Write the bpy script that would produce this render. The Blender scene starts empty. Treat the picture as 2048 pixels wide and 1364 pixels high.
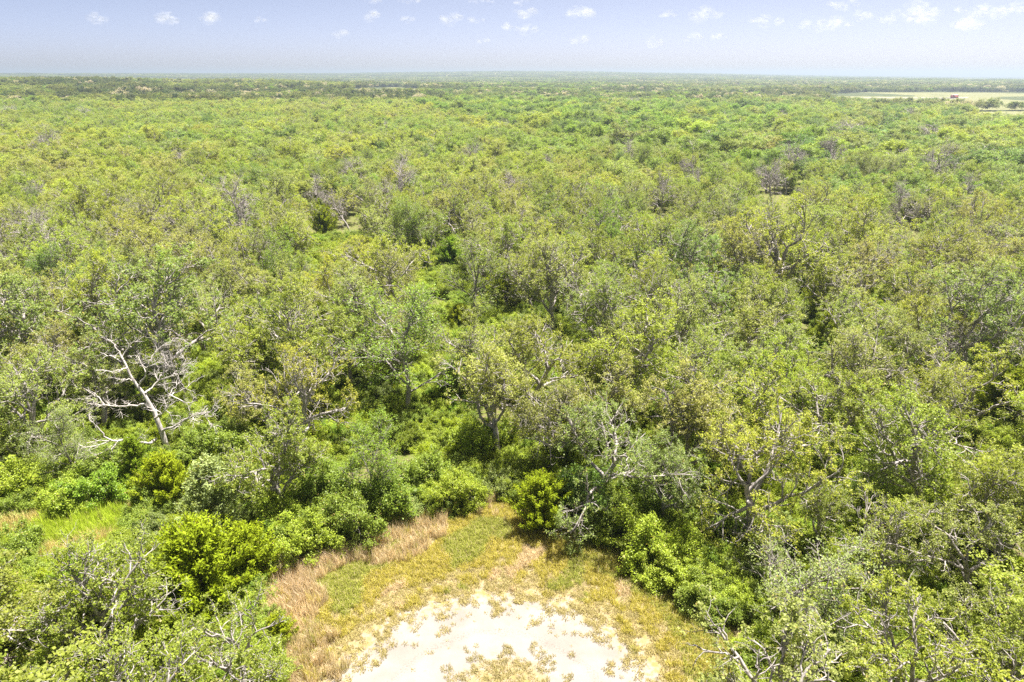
import bpy, math, random
import numpy as np

PI = math.pi
R = math.radians
scene = bpy.context.scene
COL = scene.collection

# ------------------------------------------------------------------ camera
CAM_H = 33.0
PITCH = R(21.37)
LENS_PX = 1365.0                      # focal length in pixels of the 2048 wide photograph
cam_data = bpy.data.cameras.new('camera')
cam_data.sensor_width = 36.0
cam_data.lens = 36.0 * LENS_PX / 2048.0
cam_data.clip_start = 0.5
cam_data.clip_end = 90000.0
cam = bpy.data.objects.new('camera', cam_data)
COL.objects.link(cam)
cam.location = (0, 0, CAM_H)
cam.rotation_euler = (PI / 2 - PITCH, 0, 0)
scene.camera = cam

# ------------------------------------------------------------------ sky, sun, exposure
SUN_EL = R(73.0)
SUN_AZ = R(50.0)                      # clockwise from the view direction (+Y)
world = bpy.data.worlds.new('World')
scene.world = world
world.use_nodes = True
wn = world.node_tree
wn.nodes.clear()
w_out = wn.nodes.new('ShaderNodeOutputWorld')
w_bg = wn.nodes.new('ShaderNodeBackground')
w_sky = wn.nodes.new('ShaderNodeTexSky')
w_sky.sky_type = 'NISHITA'
w_sky.sun_disc = False
w_sky.sun_elevation = SUN_EL
w_sky.sun_rotation = SUN_AZ
w_sky.altitude = 0
w_sky.air_density = 0.15
w_sky.dust_density = 1.5
w_sky.ozone_density = 0.3
w_bg.inputs['Strength'].default_value = 0.091
w_tint = wn.nodes.new('ShaderNodeVectorMath')
w_tint.operation = 'MULTIPLY'
w_tint.inputs[1].default_value = (1.08, 1.03, 0.945)
wn.links.new(w_sky.outputs[0], w_tint.inputs[0])
wn.links.new(w_tint.outputs[0], w_bg.inputs['Color'])
wn.links.new(w_bg.outputs[0], w_out.inputs['Surface'])

sun_data = bpy.data.lights.new('sun', 'SUN')
sun_data.energy = 4.2
sun_data.angle = R(0.53)
sun_data.color = (1.0, 0.95, 0.88)
sun = bpy.data.objects.new('sun', sun_data)
COL.objects.link(sun)
sun.location = (0, 0, 200)
# the lamp shines along its local -Z: towards the camera and down
sun.rotation_euler = (-(PI / 2 - SUN_EL), 0, -SUN_AZ)

vs = scene.view_settings
vs.view_transform = 'Standard'
vs.look = 'None'
vs.gamma = 1.0
vs.use_curve_mapping = False
vs.exposure = 1.95

cy = scene.cycles
cy.max_bounces = 6
cy.diffuse_bounces = 4
cy.glossy_bounces = 2
cy.transmission_bounces = 4
cy.transparent_max_bounces = 48
cy.volume_bounces = 0
cy.use_denoising = False
cy.sample_clamp_indirect = 6.0

# ------------------------------------------------------------------ small helpers
def at(px, py, z=0.0):
    """the point at height z seen at pixel (px, py) of the photograph"""
    a = (px - 1024.0) / LENS_PX
    b = (682.0 - py) / LENS_PX
    c, s = math.cos(PITCH), math.sin(PITCH)
    d = (a, c + b * s, -s + b * c)
    t = (z - CAM_H) / d[2]
    return d[0] * t, d[1] * t

def depth(x, y, z):
    return y * math.cos(PITCH) + (CAM_H - z) * math.sin(PITCH)

def project(x, y, z):
    c, s = math.cos(PITCH), math.sin(PITCH)
    dz = z - CAM_H
    w = y * c - dz * s
    return 1024 + LENS_PX * x / w, 682 - LENS_PX * (y * s + dz * c) / w

def smooth(a, b, x):
    t = np.clip((x - a) / (b - a), 0, 1)
    return t * t * (3 - 2 * t)

AZ_PX = [-400, 0, 700, 900, 1010, 1150, 1400, 1600, 2048, 2500]
AZ_E = [30, 28, 25, 36, 42, 40, 22, 2, -22, -26]
AZ_RIDGE = [19, 19, 10, 5, 3, 1, 0, 0, 0, 0]

def ground_height(x, y):
    x = np.asarray(x, float); y = np.asarray(y, float)
    d = np.hypot(x, y)
    az = np.arctan2(x, y)
    px = np.clip(1024 + LENS_PX * np.tan(np.clip(az, -1.0, 1.0)), -400, 2500)
    e = np.interp(px, AZ_PX, AZ_E) * smooth(2300, 6500, d)
    r = np.interp(px, AZ_PX, AZ_RIDGE) * np.exp(-((d - 1350) / 480.0) ** 2)
    u = (0.35 * np.sin(x / 61.0 + 1.3) * np.cos(y / 83.0) + 0.7 * np.sin(x / 190.0 + y / 240.0)) * smooth(120, 400, d)
    u = u + 3.0 * np.sin(x / 900.0 + 2.0) * np.sin(y / 760.0) * smooth(1800, 3000, d)
    return (e + r) * (1 - smooth(1.3, 2.2, np.abs(az))) + u

def tag(o, label=None, cat=None, group=None, kind=None):
    if label: o['label'] = label
    if cat: o['category'] = cat
    if group: o['group'] = group
    if kind: o['kind'] = kind
    return o

def mesh_from(name, verts, faces_flat, loop_n, mats, mat_idx=None, smooth_shade=False):
    """faces_flat: flat index array; loop_n: corners per face (int or array)"""
    me = bpy.data.meshes.new(name)
    verts = np.asarray(verts, np.float32)
    faces_flat = np.asarray(faces_flat, np.int32)
    if np.isscalar(loop_n):
        nf = len(faces_flat) // loop_n
        tot = np.full(nf, loop_n, np.int32)
    else:
        tot = np.asarray(loop_n, np.int32); nf = len(tot)
    start = np.zeros(nf, np.int32)
    start[1:] = np.cumsum(tot)[:-1]
    me.vertices.add(len(verts))
    me.vertices.foreach_set('co', verts.ravel())
    me.loops.add(len(faces_flat))
    me.loops.foreach_set('vertex_index', faces_flat)
    me.polygons.add(nf)
    me.polygons.foreach_set('loop_start', start)
    if mat_idx is not None:
        me.polygons.foreach_set('material_index', np.asarray(mat_idx, np.int32))
    if smooth_shade:
        me.polygons.foreach_set('use_smooth', np.ones(nf, bool))
    me.update(calc_edges=True)
    for m in mats:
        me.materials.append(m)
    return me

def link(name, me, parent=None):
    o = bpy.data.objects.new(name, me)
    COL.objects.link(o)
    if parent is not None:
        o.parent = parent
    return o

def empty(name, loc, rz=0.0, sc=1.0):
    o = bpy.data.objects.new(name, None)
    COL.objects.link(o)
    o.location = loc
    o.rotation_euler = (0, 0, rz)
    o.scale = (sc, sc, sc) if np.isscalar(sc) else sc
    o.empty_display_size = 0.5
    return o

# ------------------------------------------------------------------ materials
def new_mat(name):
    m = bpy.data.materials.new(name)
    m.use_nodes = True
    nt = m.node_tree
    nt.nodes.clear()
    out = nt.nodes.new('ShaderNodeOutputMaterial')
    return m, nt, out

def leaf_material(name, rough=0.45, spec=0.35, trans=0.35, warm=(1.08, 1.18, 0.5), vary=0.36, odd=(0.22, 0.18, 0.06), odd_at=0.975):
    m, nt, out = new_mat(name)
    N = nt.nodes.new; L = nt.links.new
    at_ = N('ShaderNodeAttribute'); at_.attribute_type = 'INSTANCER'; at_.attribute_name = 'tint'
    geo = N('ShaderNodeNewGeometry')
    mr = N('ShaderNodeMapRange')
    mr.inputs['From Min'].default_value = 0; mr.inputs['From Max'].default_value = 1
    mr.inputs['To Min'].default_value = 1 - vary; mr.inputs['To Max'].default_value = 1 + vary
    L(geo.outputs['Random Per Island'], mr.inputs['Value'])
    # the leaf reflects about its tint and passes about as much again
    mr.inputs['To Min'].default_value *= 1.9; mr.inputs['To Max'].default_value *= 1.9
    mul = N('ShaderNodeVectorMath'); mul.operation = 'SCALE'
    L(at_.outputs['Color'], mul.inputs[0]); L(mr.outputs[0], mul.inputs['Scale'])
    # a second random number from the first decides the odd dry leaf
    f = N('ShaderNodeMath'); f.operation = 'MULTIPLY'; f.inputs[1].default_value = 37.7
    L(geo.outputs['Random Per Island'], f.inputs[0])
    fr = N('ShaderNodeMath'); fr.operation = 'FRACT'; L(f.outputs[0], fr.inputs[0])
    gt = N('ShaderNodeMath'); gt.operation = 'GREATER_THAN'; gt.inputs[1].default_value = odd_at
    L(fr.outputs[0], gt.inputs[0])
    mix = N('ShaderNodeMix'); mix.data_type = 'RGBA'
    L(gt.outputs[0], mix.inputs['Factor'])
    L(mul.outputs[0], mix.inputs['A'])
    mix.inputs['B'].default_value = tuple(1.9 * o for o in odd) + (1,)
    p = N('ShaderNodeBsdfPrincipled')
    p.inputs['Roughness'].default_value = rough
    p.inputs['Specular IOR Level'].default_value = spec
    L(mix.outputs['Result'], p.inputs['Base Color'])
    wm = N('ShaderNodeVectorMath'); wm.operation = 'MULTIPLY'; wm.inputs[1].default_value = warm
    L(mix.outputs['Result'], wm.inputs[0])
    tr = N('ShaderNodeBsdfTranslucent'); L(wm.outputs[0], tr.inputs['Color'])
    ms = N('ShaderNodeMixShader'); ms.inputs[0].default_value = trans
    L(p.outputs[0], ms.inputs[1]); L(tr.outputs[0], ms.inputs[2])
    L(ms.outputs[0], out.inputs['Surface'])
    return m

def bark_material(name, c0, c1, scale=6.0):
    m, nt, out = new_mat(name)
    N = nt.nodes.new; L = nt.links.new
    tc = N('ShaderNodeTexCoord')
    mp = N('ShaderNodeMapping'); mp.inputs['Scale'].default_value = (1, 1, 0.35)
    L(tc.outputs['Object'], mp.inputs[0])
    no = N('ShaderNodeTexNoise'); no.inputs['Scale'].default_value = scale; no.inputs['Detail'].default_value = 4
    L(mp.outputs[0], no.inputs['Vector'])
    cr = N('ShaderNodeValToRGB')
    cr.color_ramp.elements[0].position = 0.35; cr.color_ramp.elements[0].color = (*c0, 1)
    cr.color_ramp.elements[1].position = 0.65; cr.color_ramp.elements[1].color = (*c1, 1)
    L(no.outputs['Fac'], cr.inputs[0])
    p = N('ShaderNodeBsdfPrincipled'); p.inputs['Roughness'].default_value = 0.85
    p.inputs['Specular IOR Level'].default_value = 0.2
    L(cr.outputs[0], p.inputs['Base Color'])
    bp = N('ShaderNodeBump'); bp.inputs['Strength'].default_value = 0.5; bp.inputs['Distance'].default_value = 0.03
    L(no.outputs['Fac'], bp.inputs['Height']); L(bp.outputs[0], p.inputs['Normal'])
    L(p.outputs[0], out.inputs['Surface'])
    return m

def plain_material(name, c, rough=0.8, noise=0.15, scale=3.0):
    m, nt, out = new_mat(name)
    N = nt.nodes.new; L = nt.links.new
    tc = N('ShaderNodeTexCoord')
    no = N('ShaderNodeTexNoise'); no.inputs['Scale'].default_value = scale; no.inputs['Detail'].default_value = 3
    L(tc.outputs['Object'], no.inputs['Vector'])
    mr = N('ShaderNodeMapRange'); mr.inputs['To Min'].default_value = 1 - noise; mr.inputs['To Max'].default_value = 1 + noise
    L(no.outputs['Fac'], mr.inputs['Value'])
    v = N('ShaderNodeVectorMath'); v.operation = 'SCALE'; v.inputs[0].default_value = c
    L(mr.outputs[0], v.inputs['Scale'])
    p = N('ShaderNodeBsdfPrincipled'); p.inputs['Roughness'].default_value = rough
    L(v.outputs[0], p.inputs['Base Color'])
    L(p.outputs[0], out.inputs['Surface'])
    return m

M_OAK = leaf_material('oak_leaf', rough=0.5, spec=0.32, trans=0.5)
M_ELM = leaf_material('elm_leaf', rough=0.45, spec=0.3, trans=0.42, warm=(1.15, 1.15, 0.45), odd_at=0.985)
M_CEDAR = leaf_material('cedar_spray', rough=0.7, spec=0.1, trans=0.35, warm=(1.2, 1.1, 0.4), odd_at=0.99)
M_GRASS = leaf_material('grass_blade', rough=0.6, spec=0.2, trans=0.4, warm=(1.04, 1.05, 0.85), vary=0.35, odd=(0.27, 0.22, 0.13), odd_at=0.9)
M_BARK = bark_material('oak_bark', (0.17, 0.152, 0.145), (0.44, 0.40, 0.375))
M_DEAD = bark_material('bleached_wood', (0.38, 0.35, 0.33), (0.62, 0.57, 0.54))
M_DEADGREY = bark_material('grey_dead_wood', (0.24, 0.215, 0.20), (0.42, 0.38, 0.36))
M_ELMBARK = bark_material('grey_bark', (0.15, 0.135, 0.125), (0.34, 0.31, 0.285))
M_CEDARBARK = bark_material('cedar_bark', (0.16, 0.12, 0.09), (0.30, 0.24, 0.19))
M_TWIGPILE = bark_material('dry_twig', (0.17, 0.135, 0.12), (0.32, 0.265, 0.24))

# ------------------------------------------------------------------ growing a tree
class Skeleton:
    def __init__(self, seed):
        self.rng = np.random.default_rng(seed)
        self.br = []          # (points Nx3, radii N, level, dead)

    def grow(self, start, d, length, r0, level, P, dead=False):
        rng = self.rng
        nseg = P['seg'][level]
        pts = [np.array(start, float)]
        d = np.array(d, float); d /= np.linalg.norm(d)
        step = length / nseg
        for i in range(nseg):
            d = d + rng.normal(0, P['gnarl'][level], 3)
            d[2] += P['up'][level]
            d /= np.linalg.norm(d)
            pts.append(pts[-1] + d * step)
        pts = np.array(pts)
        t = np.linspace(0, 1, nseg + 1)
        rad = r0 * (1 - t * (1 - P['taper'][level]))
        self.branch(pts, rad, level, P, dead, length)

    def branch(self, pts, rad, level, P, dead, length, f0=None):
        rng = self.rng
        self.br.append((pts, rad, level, dead))
        if level + 1 >= P['levels']:
            return
        n = P['kids'][level]
        n = max(1, int(round(n * rng.uniform(0.8, 1.2))))
        f0 = P['from'][level] if f0 is None else f0
        az0 = rng.uniform(0, 2 * PI)
        for k in range(n):
            f = f0 + (1 - f0) * (k + rng.uniform(0.15, 0.85)) / n
            s = f * (len(pts) - 1)
            i = min(int(s), len(pts) - 2)
            p = pts[i] + (pts[i + 1] - pts[i]) * (s - i)
            ax = pts[i + 1] - pts[i]; ax /= np.linalg.norm(ax)
            rr = rad[i] + (rad[i + 1] - rad[i]) * (s - i)
            az = az0 + k * 2.4 + rng.uniform(-0.5, 0.5)
            ref = np.array([0, 0, 1.0]) if abs(ax[2]) < 0.9 else np.array([1.0, 0, 0])
            u = np.cross(ax, ref); u /= np.linalg.norm(u); v = np.cross(ax, u)
            a0, a1 = P['angle'][level]
            ang = a0 + (a1 - a0) * (f - f0) / max(1e-3, 1 - f0) + rng.uniform(-0.2, 0.2)
            cd = ax * math.cos(ang) + (u * math.cos(az) + v * math.sin(az)) * math.sin(ang)
            l0, l1 = P['len'][level]
            ln = (l0 + (l1 - l0) * (f - f0) / max(1e-3, 1 - f0)) * rng.uniform(0.62, 1.35)
            cr = min(rr * 0.8, P['rad'][level + 1] * rng.uniform(0.8, 1.2))
            dd = dead or (rng.random() < P['dead'][level])
            self.grow(p, cd, ln, cr, level + 1, P, dd)

def tubes(branches, sides=(6, 5, 4, 3, 3)):
    V = []; F = []; n = 0
    for pts, rad, lev, dead in branches:
        k = sides[min(lev, len(sides) - 1)]
        m = len(pts)
        tang = np.gradient(pts, axis=0)
        tang /= np.linalg.norm(tang, axis=1)[:, None] + 1e-9
        ref = np.array([0.31, 0.17, 0.93]) if abs(tang[0][2]) < 0.85 else np.array([0.95, 0.2, 0.1])
        u = np.cross(tang, ref); u /= np.linalg.norm(u, axis=1)[:, None] + 1e-9
        v = np.cross(tang, u)
        a = np.arange(k) * 2 * PI / k
        ring = pts[:, None, :] + rad[:, None, None] * (u[:, None, :] * np.cos(a)[None, :, None] + v[:, None, :] * np.sin(a)[None, :, None])
        V.append(ring.reshape(-1, 3))
        i = np.arange(m - 1)[:, None] * k + n
        j = np.arange(k)[None, :]; j2 = (j + 1) % k
        F.append(np.stack([i + j, i + j2, i + k + j2, i + k + j], -1).reshape(-1))
        n += m * k
    return np.concatenate(V), np.concatenate(F)

def leaf_quads(rng, c, out_dir, ln, wd, up=0.6, along=0.3):
    """rhombic leaves at the points c; out_dir steers their length axis"""
    n = len(c)
    nor = rng.normal(0, 1, (n, 3)); nor /= np.linalg.norm(nor, axis=1)[:, None]
    nor[:, 2] = np.abs(nor[:, 2]) + up
    nor /= np.linalg.norm(nor, axis=1)[:, None]
    t = rng.normal(0, 1, (n, 3)) + out_dir * along * 3
    t -= nor * np.sum(t * nor, 1)[:, None]
    t /= np.linalg.norm(t, axis=1)[:, None] + 1e-9
    b = np.cross(nor, t)
    s = rng.uniform(0.65, 1.3, n)[:, None]
    a = t * (ln * 0.5) * s
    w = b * (wd * 0.5) * s
    droop = nor * (ln * 0.10) * s
    V = np.stack([c - a - droop, c - w, c + a - droop, c + w], 1).reshape(-1, 3)
    F = np.arange(n * 4)
    return V, F

def leaves_on(rng, branches, levels, per, spread, clump=1.0, f0=0.25):
    C = []; D = []
    for pts, rad, lev, dead in branches:
        if lev not in levels or dead:
            continue
        m = rng.poisson(per * rng.uniform(1 - 0.6 * clump, 1 + 0.6 * clump))
        if m == 0: continue
        f = rng.uniform(f0, 1.08, m) * (len(pts) - 1)
        i = np.clip(f.astype(int), 0, len(pts) - 2)
        p = pts[i] + (pts[i + 1] - pts[i]) * (f - i)[:, None]
        o = rng.normal(0, 1, (m, 3)); o /= np.linalg.norm(o, axis=1)[:, None]
        C.append(p + o * spread * rng.uniform(0.15, 1, m)[:, None])
        D.append(o)
    return np.concatenate(C), np.concatenate(D)

OAK_P = dict(levels=5, seg=[7, 9, 5, 3, 2], gnarl=[0.10, 0.20, 0.28, 0.3, 0.35], up=[0.02, 0.035, 0.04, 0.05, 0.05],
             taper=[0.5, 0.3, 0.4, 0.5, 0.5], kids=[9, 9, 5, 2], **{'from': [0.45, 0.25, 0.2, 0.3]},
             angle=[(1.2, 0.5), (1.0, 0.6), (0.95, 0.7), (0.9, 0.7)],
             len=[(5.2, 4.0), (2.4, 1.3), (1.1, 0.7), (0.5, 0.35)],
             rad=[0.27, 0.15, 0.07, 0.034, 0.013], dead=[0.012, 0.08, 0.08, 0.05])
ELM_P = dict(levels=5, seg=[9, 8, 5, 3, 2], gnarl=[0.06, 0.10, 0.16, 0.2, 0.2], up=[0.02, 0.07, 0.03, 0.0, 0.0],
             taper=[0.4, 0.3, 0.35, 0.5, 0.5], kids=[9, 9, 6, 2], **{'from': [0.25, 0.2, 0.15, 0.2]},
             angle=[(1.2, 0.55), (0.9, 0.5), (0.8, 0.6), (0.8, 0.6)],
             len=[(5.2, 3.0), (2.3, 1.2), (1.1, 0.7), (0.5, 0.35)],
             rad=[0.19, 0.09, 0.045, 0.022, 0.011], dead=[0.03, 0.04, 0.04, 0.04])
DEAD_P = dict(levels=5, seg=[9, 8, 5, 4, 2], gnarl=[0.09, 0.20, 0.26, 0.3, 0.3], up=[0.02, 0.07, 0.06, 0.05, 0.05],
              taper=[0.4, 0.35, 0.4, 0.5, 0.5], kids=[8, 7, 5, 3], **{'from': [0.38, 0.25, 0.2, 0.2]},
              angle=[(1.15, 0.55), (0.95, 0.6), (0.9, 0.7), (0.8, 0.7)],
              len=[(3.8, 2.6), (1.9, 1.1), (1.0, 0.6), (0.5, 0.35)],
              rad=[0.2, 0.1, 0.055, 0.034, 0.02], dead=[1, 1, 1, 1])
SHRUB_P = dict(levels=3, seg=[4, 3, 2], gnarl=[0.15, 0.2, 0.2], up=[0.03, 0.03, 0.02],
               taper=[0.5, 0.5, 0.5], kids=[8, 5], **{'from': [0.25, 0.2]},
               angle=[(0.9, 0.6), (0.9, 0.7)], len=[(1.1, 0.7), (0.6, 0.35)],
               rad=[0.035, 0.018, 0.009], dead=[0.05, 0.05])

PROTO = {}       # kind -> list of (trunk mesh, crown mesh or None)

def norm_h(sk, h):
    z = max(b[0][:, 2].max() for b in sk.br)
    k = h / z
    sk.br = [(p * k, r, l, d) for p, r, l, d in sk.br]

def make_oak(seed, leaves, spread=0.25, ln=0.128, wd=0.096, deadish=1.0):
    P = dict(OAK_P); P['dead'] = [d * deadish for d in OAK_P['dead']]
    sk = Skeleton(seed)
    r = sk.rng
    sk.grow((0, 0, -0.2), (r.normal(0, 0.14), r.normal(0, 0.14), 1), 5.4, 0.29, 0, P)
    norm_h(sk, 10.2)
    tv, tf = tubes(sk.br)
    tm = mesh_from('oak_trunk', tv, tf, 4, [M_BARK], smooth_shade=True)
    c, d = leaves_on(r, sk.br, (3, 4), leaves * 1.5, spread, 0.9, 0.62)
    lv, lf = leaf_quads(r, c, d, ln, wd, up=0.5)
    cm = mesh_from('oak_crown', lv, lf, 4, [M_OAK])
    return tm, cm

def make_elm(seed, leaves, ln=0.14, wd=0.09):
    sk = Skeleton(seed); r = sk.rng
    sk.grow((0, 0, -0.2), (r.normal(0, 0.1), r.normal(0, 0.1), 1), 7.5, 0.2, 0, ELM_P)
    norm_h(sk, 10.6)
    tv, tf = tubes(sk.br)
    tm = mesh_from('elm_trunk', tv, tf, 4, [M_ELMBARK], smooth_shade=True)
    c, d = leaves_on(r, sk.br, (2, 3, 4), leaves, 0.36, 0.7)
    lv, lf = leaf_quads(r, c, d, ln, wd, up=0.5)
    cm = mesh_from('elm_crown', lv, lf, 4, [M_ELM])
    return tm, cm

def make_dead(seed):
    sk = Skeleton(seed); r = sk.rng
    sk.grow((0, 0, -0.2), (r.normal(0, 0.15), r.normal(0, 0.15), 1), 7.0, 0.21, 0, DEAD_P)
    norm_h(sk, 9.5)
    tv, tf = tubes(sk.br)
    return mesh_from('dead_trunk', tv, tf, 4, [M_DEADGREY], smooth_shade=True), None

def make_cedar(seed, n=6500, h=6.0, w=2.1):
    rng = np.random.default_rng(seed)
    br = []
    z = np.linspace(-0.2, h * 0.96, 8)
    tr = np.stack([np.cumsum(rng.normal(0, 0.04, 8)), np.cumsum(rng.normal(0, 0.04, 8)), z], 1)
    br.append((tr, np.linspace(0.12, 0.02, 8), 0, False))
    tips = []; dirs = []
    nb = 95
    for k in range(nb):
        f = (k + rng.random()) / nb
        zz = 0.25 + f * (h - 0.6)
        prof = (1 - f) ** 0.5 * (0.66 + 0.34 * min(1, f * 5)) * rng.uniform(0.7, 1.12)
        L = w * prof + 0.25
        az = k * 2.39996 + rng.uniform(-0.4, 0.4)
        el = 0.35 + 0.6 * f + rng.uniform(-0.12, 0.12)
        d = np.array([math.cos(az) * math.cos(el), math.sin(az) * math.cos(el), math.sin(el)])
        m = 5
        t = np.linspace(0, 1, m)[:, None]
        p = np.array([0, 0, zz - L * 0.35 * math.sin(el)]) + d * L * t + np.array([0, 0, 0.22 * L]) * t ** 2
        br.append((p, np.linspace(0.03, 0.008, m), 2, False))
        cnt = rng.poisson(n / nb * (0.35 + L / w))
        g = rng.uniform(0.12, 1.0, cnt) ** 0.8 * (m - 1)
        i = np.clip(g.astype(int), 0, m - 2)
        q = p[i] + (p[i + 1] - p[i]) * (g - i)[:, None]
        o = rng.normal(0, 1, (cnt, 3)); o /= np.linalg.norm(o, axis=1)[:, None]
        tips.append(q + o * (0.10 + 0.24 * (1 - 0.5 * (g / (m - 1)))[:, None]) * rng.uniform(0.2, 1, cnt)[:, None])
        dirs.append(d[None] * 0.9 + o * 0.6 + np.array([[0, 0, 0.55]]))
    c = np.concatenate(tips); dd = np.concatenate(dirs)
    lv, lf = leaf_quads(rng, c, dd, 0.19, 0.06, up=0.3, along=0.8)
    tv, tf = tubes(br)
    return mesh_from('cedar_trunk', tv, tf, 4, [M_CEDARBARK], smooth_shade=True), mesh_from('cedar_crown', lv, lf, 4, [M_CEDAR])

def make_shrub(seed, leaves=48, h=2.4, ln=0.10, wd=0.068, mat=None):
    sk = Skeleton(seed); r = sk.rng
    for k in range(9):
        az = k * 2.4 + r.uniform(-.3, .3)
        tilt = r.uniform(0.1, 1.0)
        sk.grow((0.15 * math.cos(az), 0.15 * math.sin(az), -0.1), (math.cos(az) * math.sin(tilt), math.sin(az) * math.sin(tilt), math.cos(tilt)),
                r.uniform(0.7, 2.3), 0.035, 0, SHRUB_P)
    norm_h(sk, h)
    tv, tf = tubes(sk.br, (4, 3, 3))
    c, d = leaves_on(r, sk.br, (1, 2), leaves, 0.26, 0.95)
    lv, lf = leaf_quads(r, c, d, ln, wd, up=0.6)
    return mesh_from('shrub_stem', tv, tf, 4, [M_ELMBARK]), mesh_from('shrub_foliage', lv, lf, 4, [mat or M_ELM])

PROTO['oak'] = [make_oak(100 + i, [11, 10, 12, 9.5, 11, 10, 10.5, 8][i], deadish=[0.7, 1.2, 0.5, 1.4, 0.8, 0.8, 1.1, 1.5][i]) for i in range(8)]
PROTO['elm'] = [make_elm(200 + i, [8.5, 7.5, 9, 6][i]) for i in range(4)]
PROTO['thin'] = [make_elm(230 + i, 4.5) for i in range(2)]
PROTO['dead'] = [make_dead(300 + i) for i in range(4)]
PROTO['cedar'] = [make_cedar(400 + i, n=[11000, 10000, 14000, 15000][i], h=[5.4, 6.0, 3.9, 3.7][i], w=[2.1, 1.8, 2.3, 2.4][i]) for i in range(4)]
PROTO['shrub'] = [make_shrub(500 + i) for i in range(4)]
PROTO['mid_oak'] = [make_oak(150 + i, 11, spread=0.42, ln=0.17, wd=0.13, deadish=0.7) for i in range(4)]
PROTO['mid_elm'] = [make_elm(250 + i, 13, 0.16, 0.115) for i in range(3)]
NOMINAL = {'oak': (6.6, 9.0, 10.2), 'elm': (6.4, 9.4, 10.6), 'thin': (6.4, 9.4, 10.6), 'dead': (6.0, 7.0, 9.5), 'cedar': (2.6, 4.4, 6.0), 'shrub': (1.3, 3.2, 2.4)}
for k_ in PROTO:
    for tm_, cm_ in PROTO[k_]:
        me_ = cm_ or tm_
        a_ = np.empty(len(me_.vertices) * 3, np.float32); me_.vertices.foreach_get('co', a_)
        a_ = a_.reshape(-1, 3)

# object names and part names for each kind of plant
NAMES = {'oak': ('oak_tree', 'trunk', 'crown', 'oak tree'), 'elm': ('elm_tree', 'trunk', 'crown', 'green tree'),
         'thin': ('thin_tree', 'trunk', 'crown', 'green tree'), 'dead': ('dead_tree', 'trunk', None, 'dead tree'),
         'cedar': ('cedar_tree', 'trunk', 'crown', 'cedar tree'), 'shrub': ('shrub', 'stem', 'foliage', 'shrub')}
GROUPS = {'oak': 'oak trees of the wood', 'elm': 'leafy green trees among the oaks', 'thin': 'leafy green trees among the oaks',
          'dead': 'bare dead trees in the wood', 'cedar': 'cedars growing among the oaks', 'shrub': 'shrubs along the clearing and glade'}

def plant(kind, x, y, sc, tint, rz, var, label, sz=1.0):
    nm, tn, cn, cat = NAMES[kind]
    z = float(ground_height(x, y))
    root = empty(nm, (x, y, z), rz, (sc, sc, sc * sz))
    tag(root, label, cat, GROUPS[kind])
    tm, cm = PROTO[kind][var % len(PROTO[kind])]
    link(tn, tm, root)
    if cm:
        c = link(cn, cm, root)
        c['tint'] = [float(t) for t in tint]
    return root

TINT = {'olive': (0.146, 0.172, 0.026), 'khaki': (0.168, 0.182, 0.048), 'grey-green': (0.132, 0.166, 0.046), 'yellowish': (0.182, 0.202, 0.028),
        'green': (0.116, 0.156, 0.022), 'bright green': (0.112, 0.172, 0.016), 'lime green': (0.170, 0.212, 0.022), 'dark green': (0.072, 0.118, 0.020),
        'yellow-green': (0.140, 0.175, 0.008), 'mossy': (0.108, 0.140, 0.010), 'silvery': (0.17, 0.21, 0.08)}
rnd = random.Random(7)

def jit(t, a=0.1):
    k = rnd.uniform(1 - a, 1 + a)
    return tuple(c * k * rnd.uniform(1 - a * 0.5, 1 + a * 0.5) for c in t)

# ------------------------------------------------------------------ outlines of the open ground, from the photograph
def poly(pts, z=0.0):
    return np.array([at(px, py, z) for px, py in pts])

def inside(P, x, y):
    x = np.asarray(x, float); y = np.asarray(y, float)
    r = np.zeros(x.shape, bool)
    n = len(P)
    for i in range(n):
        x0, y0 = P[i]; x1, y1 = P[(i + 1) % n]
        c = ((y0 > y) != (y1 > y)) & (x < (x1 - x0) * (y - y0) / (y1 - y0 + 1e-12) + x0)
        r ^= c
    return r

def dist_edge(P, x, y):
    x = np.asarray(x, float); y = np.asarray(y, float)
    d = np.full(x.shape, 1e9)
    n = len(P)
    for i in range(n):
        a = P[i]; b = P[(i + 1) % n]
        ab = b - a
        t = np.clip(((x - a[0]) * ab[0] + (y - a[1]) * ab[1]) / (ab @ ab + 1e-12), 0, 1)
        d = np.minimum(d, np.hypot(x - a[0] - ab[0] * t, y - a[1] - ab[1] * t))
    return d

CLEAR = poly([(600, 1500), (590, 1364), (565, 1260), (548, 1190), (570, 1140), (640, 1108), (725, 1085), (830, 1045), (930, 1030), (1000, 1012), (1075, 1035),
              (1150, 1075), (1215, 1110), (1290, 1150), (1345, 1185), (1390, 1235), (1425, 1300), (1440, 1364), (1450, 1500)])
GLADE = poly([(-60, 1130), (-60, 1050), (60, 1030), (150, 1020), (235, 1015), (262, 1040), (250, 1080), (170, 1110), (60, 1135)])
SAND_C = (-1.0, 27.0); SAND_R = 8.9
ISLE_C = (-0.4, 28.6); ISLE_R = 2.9

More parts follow.
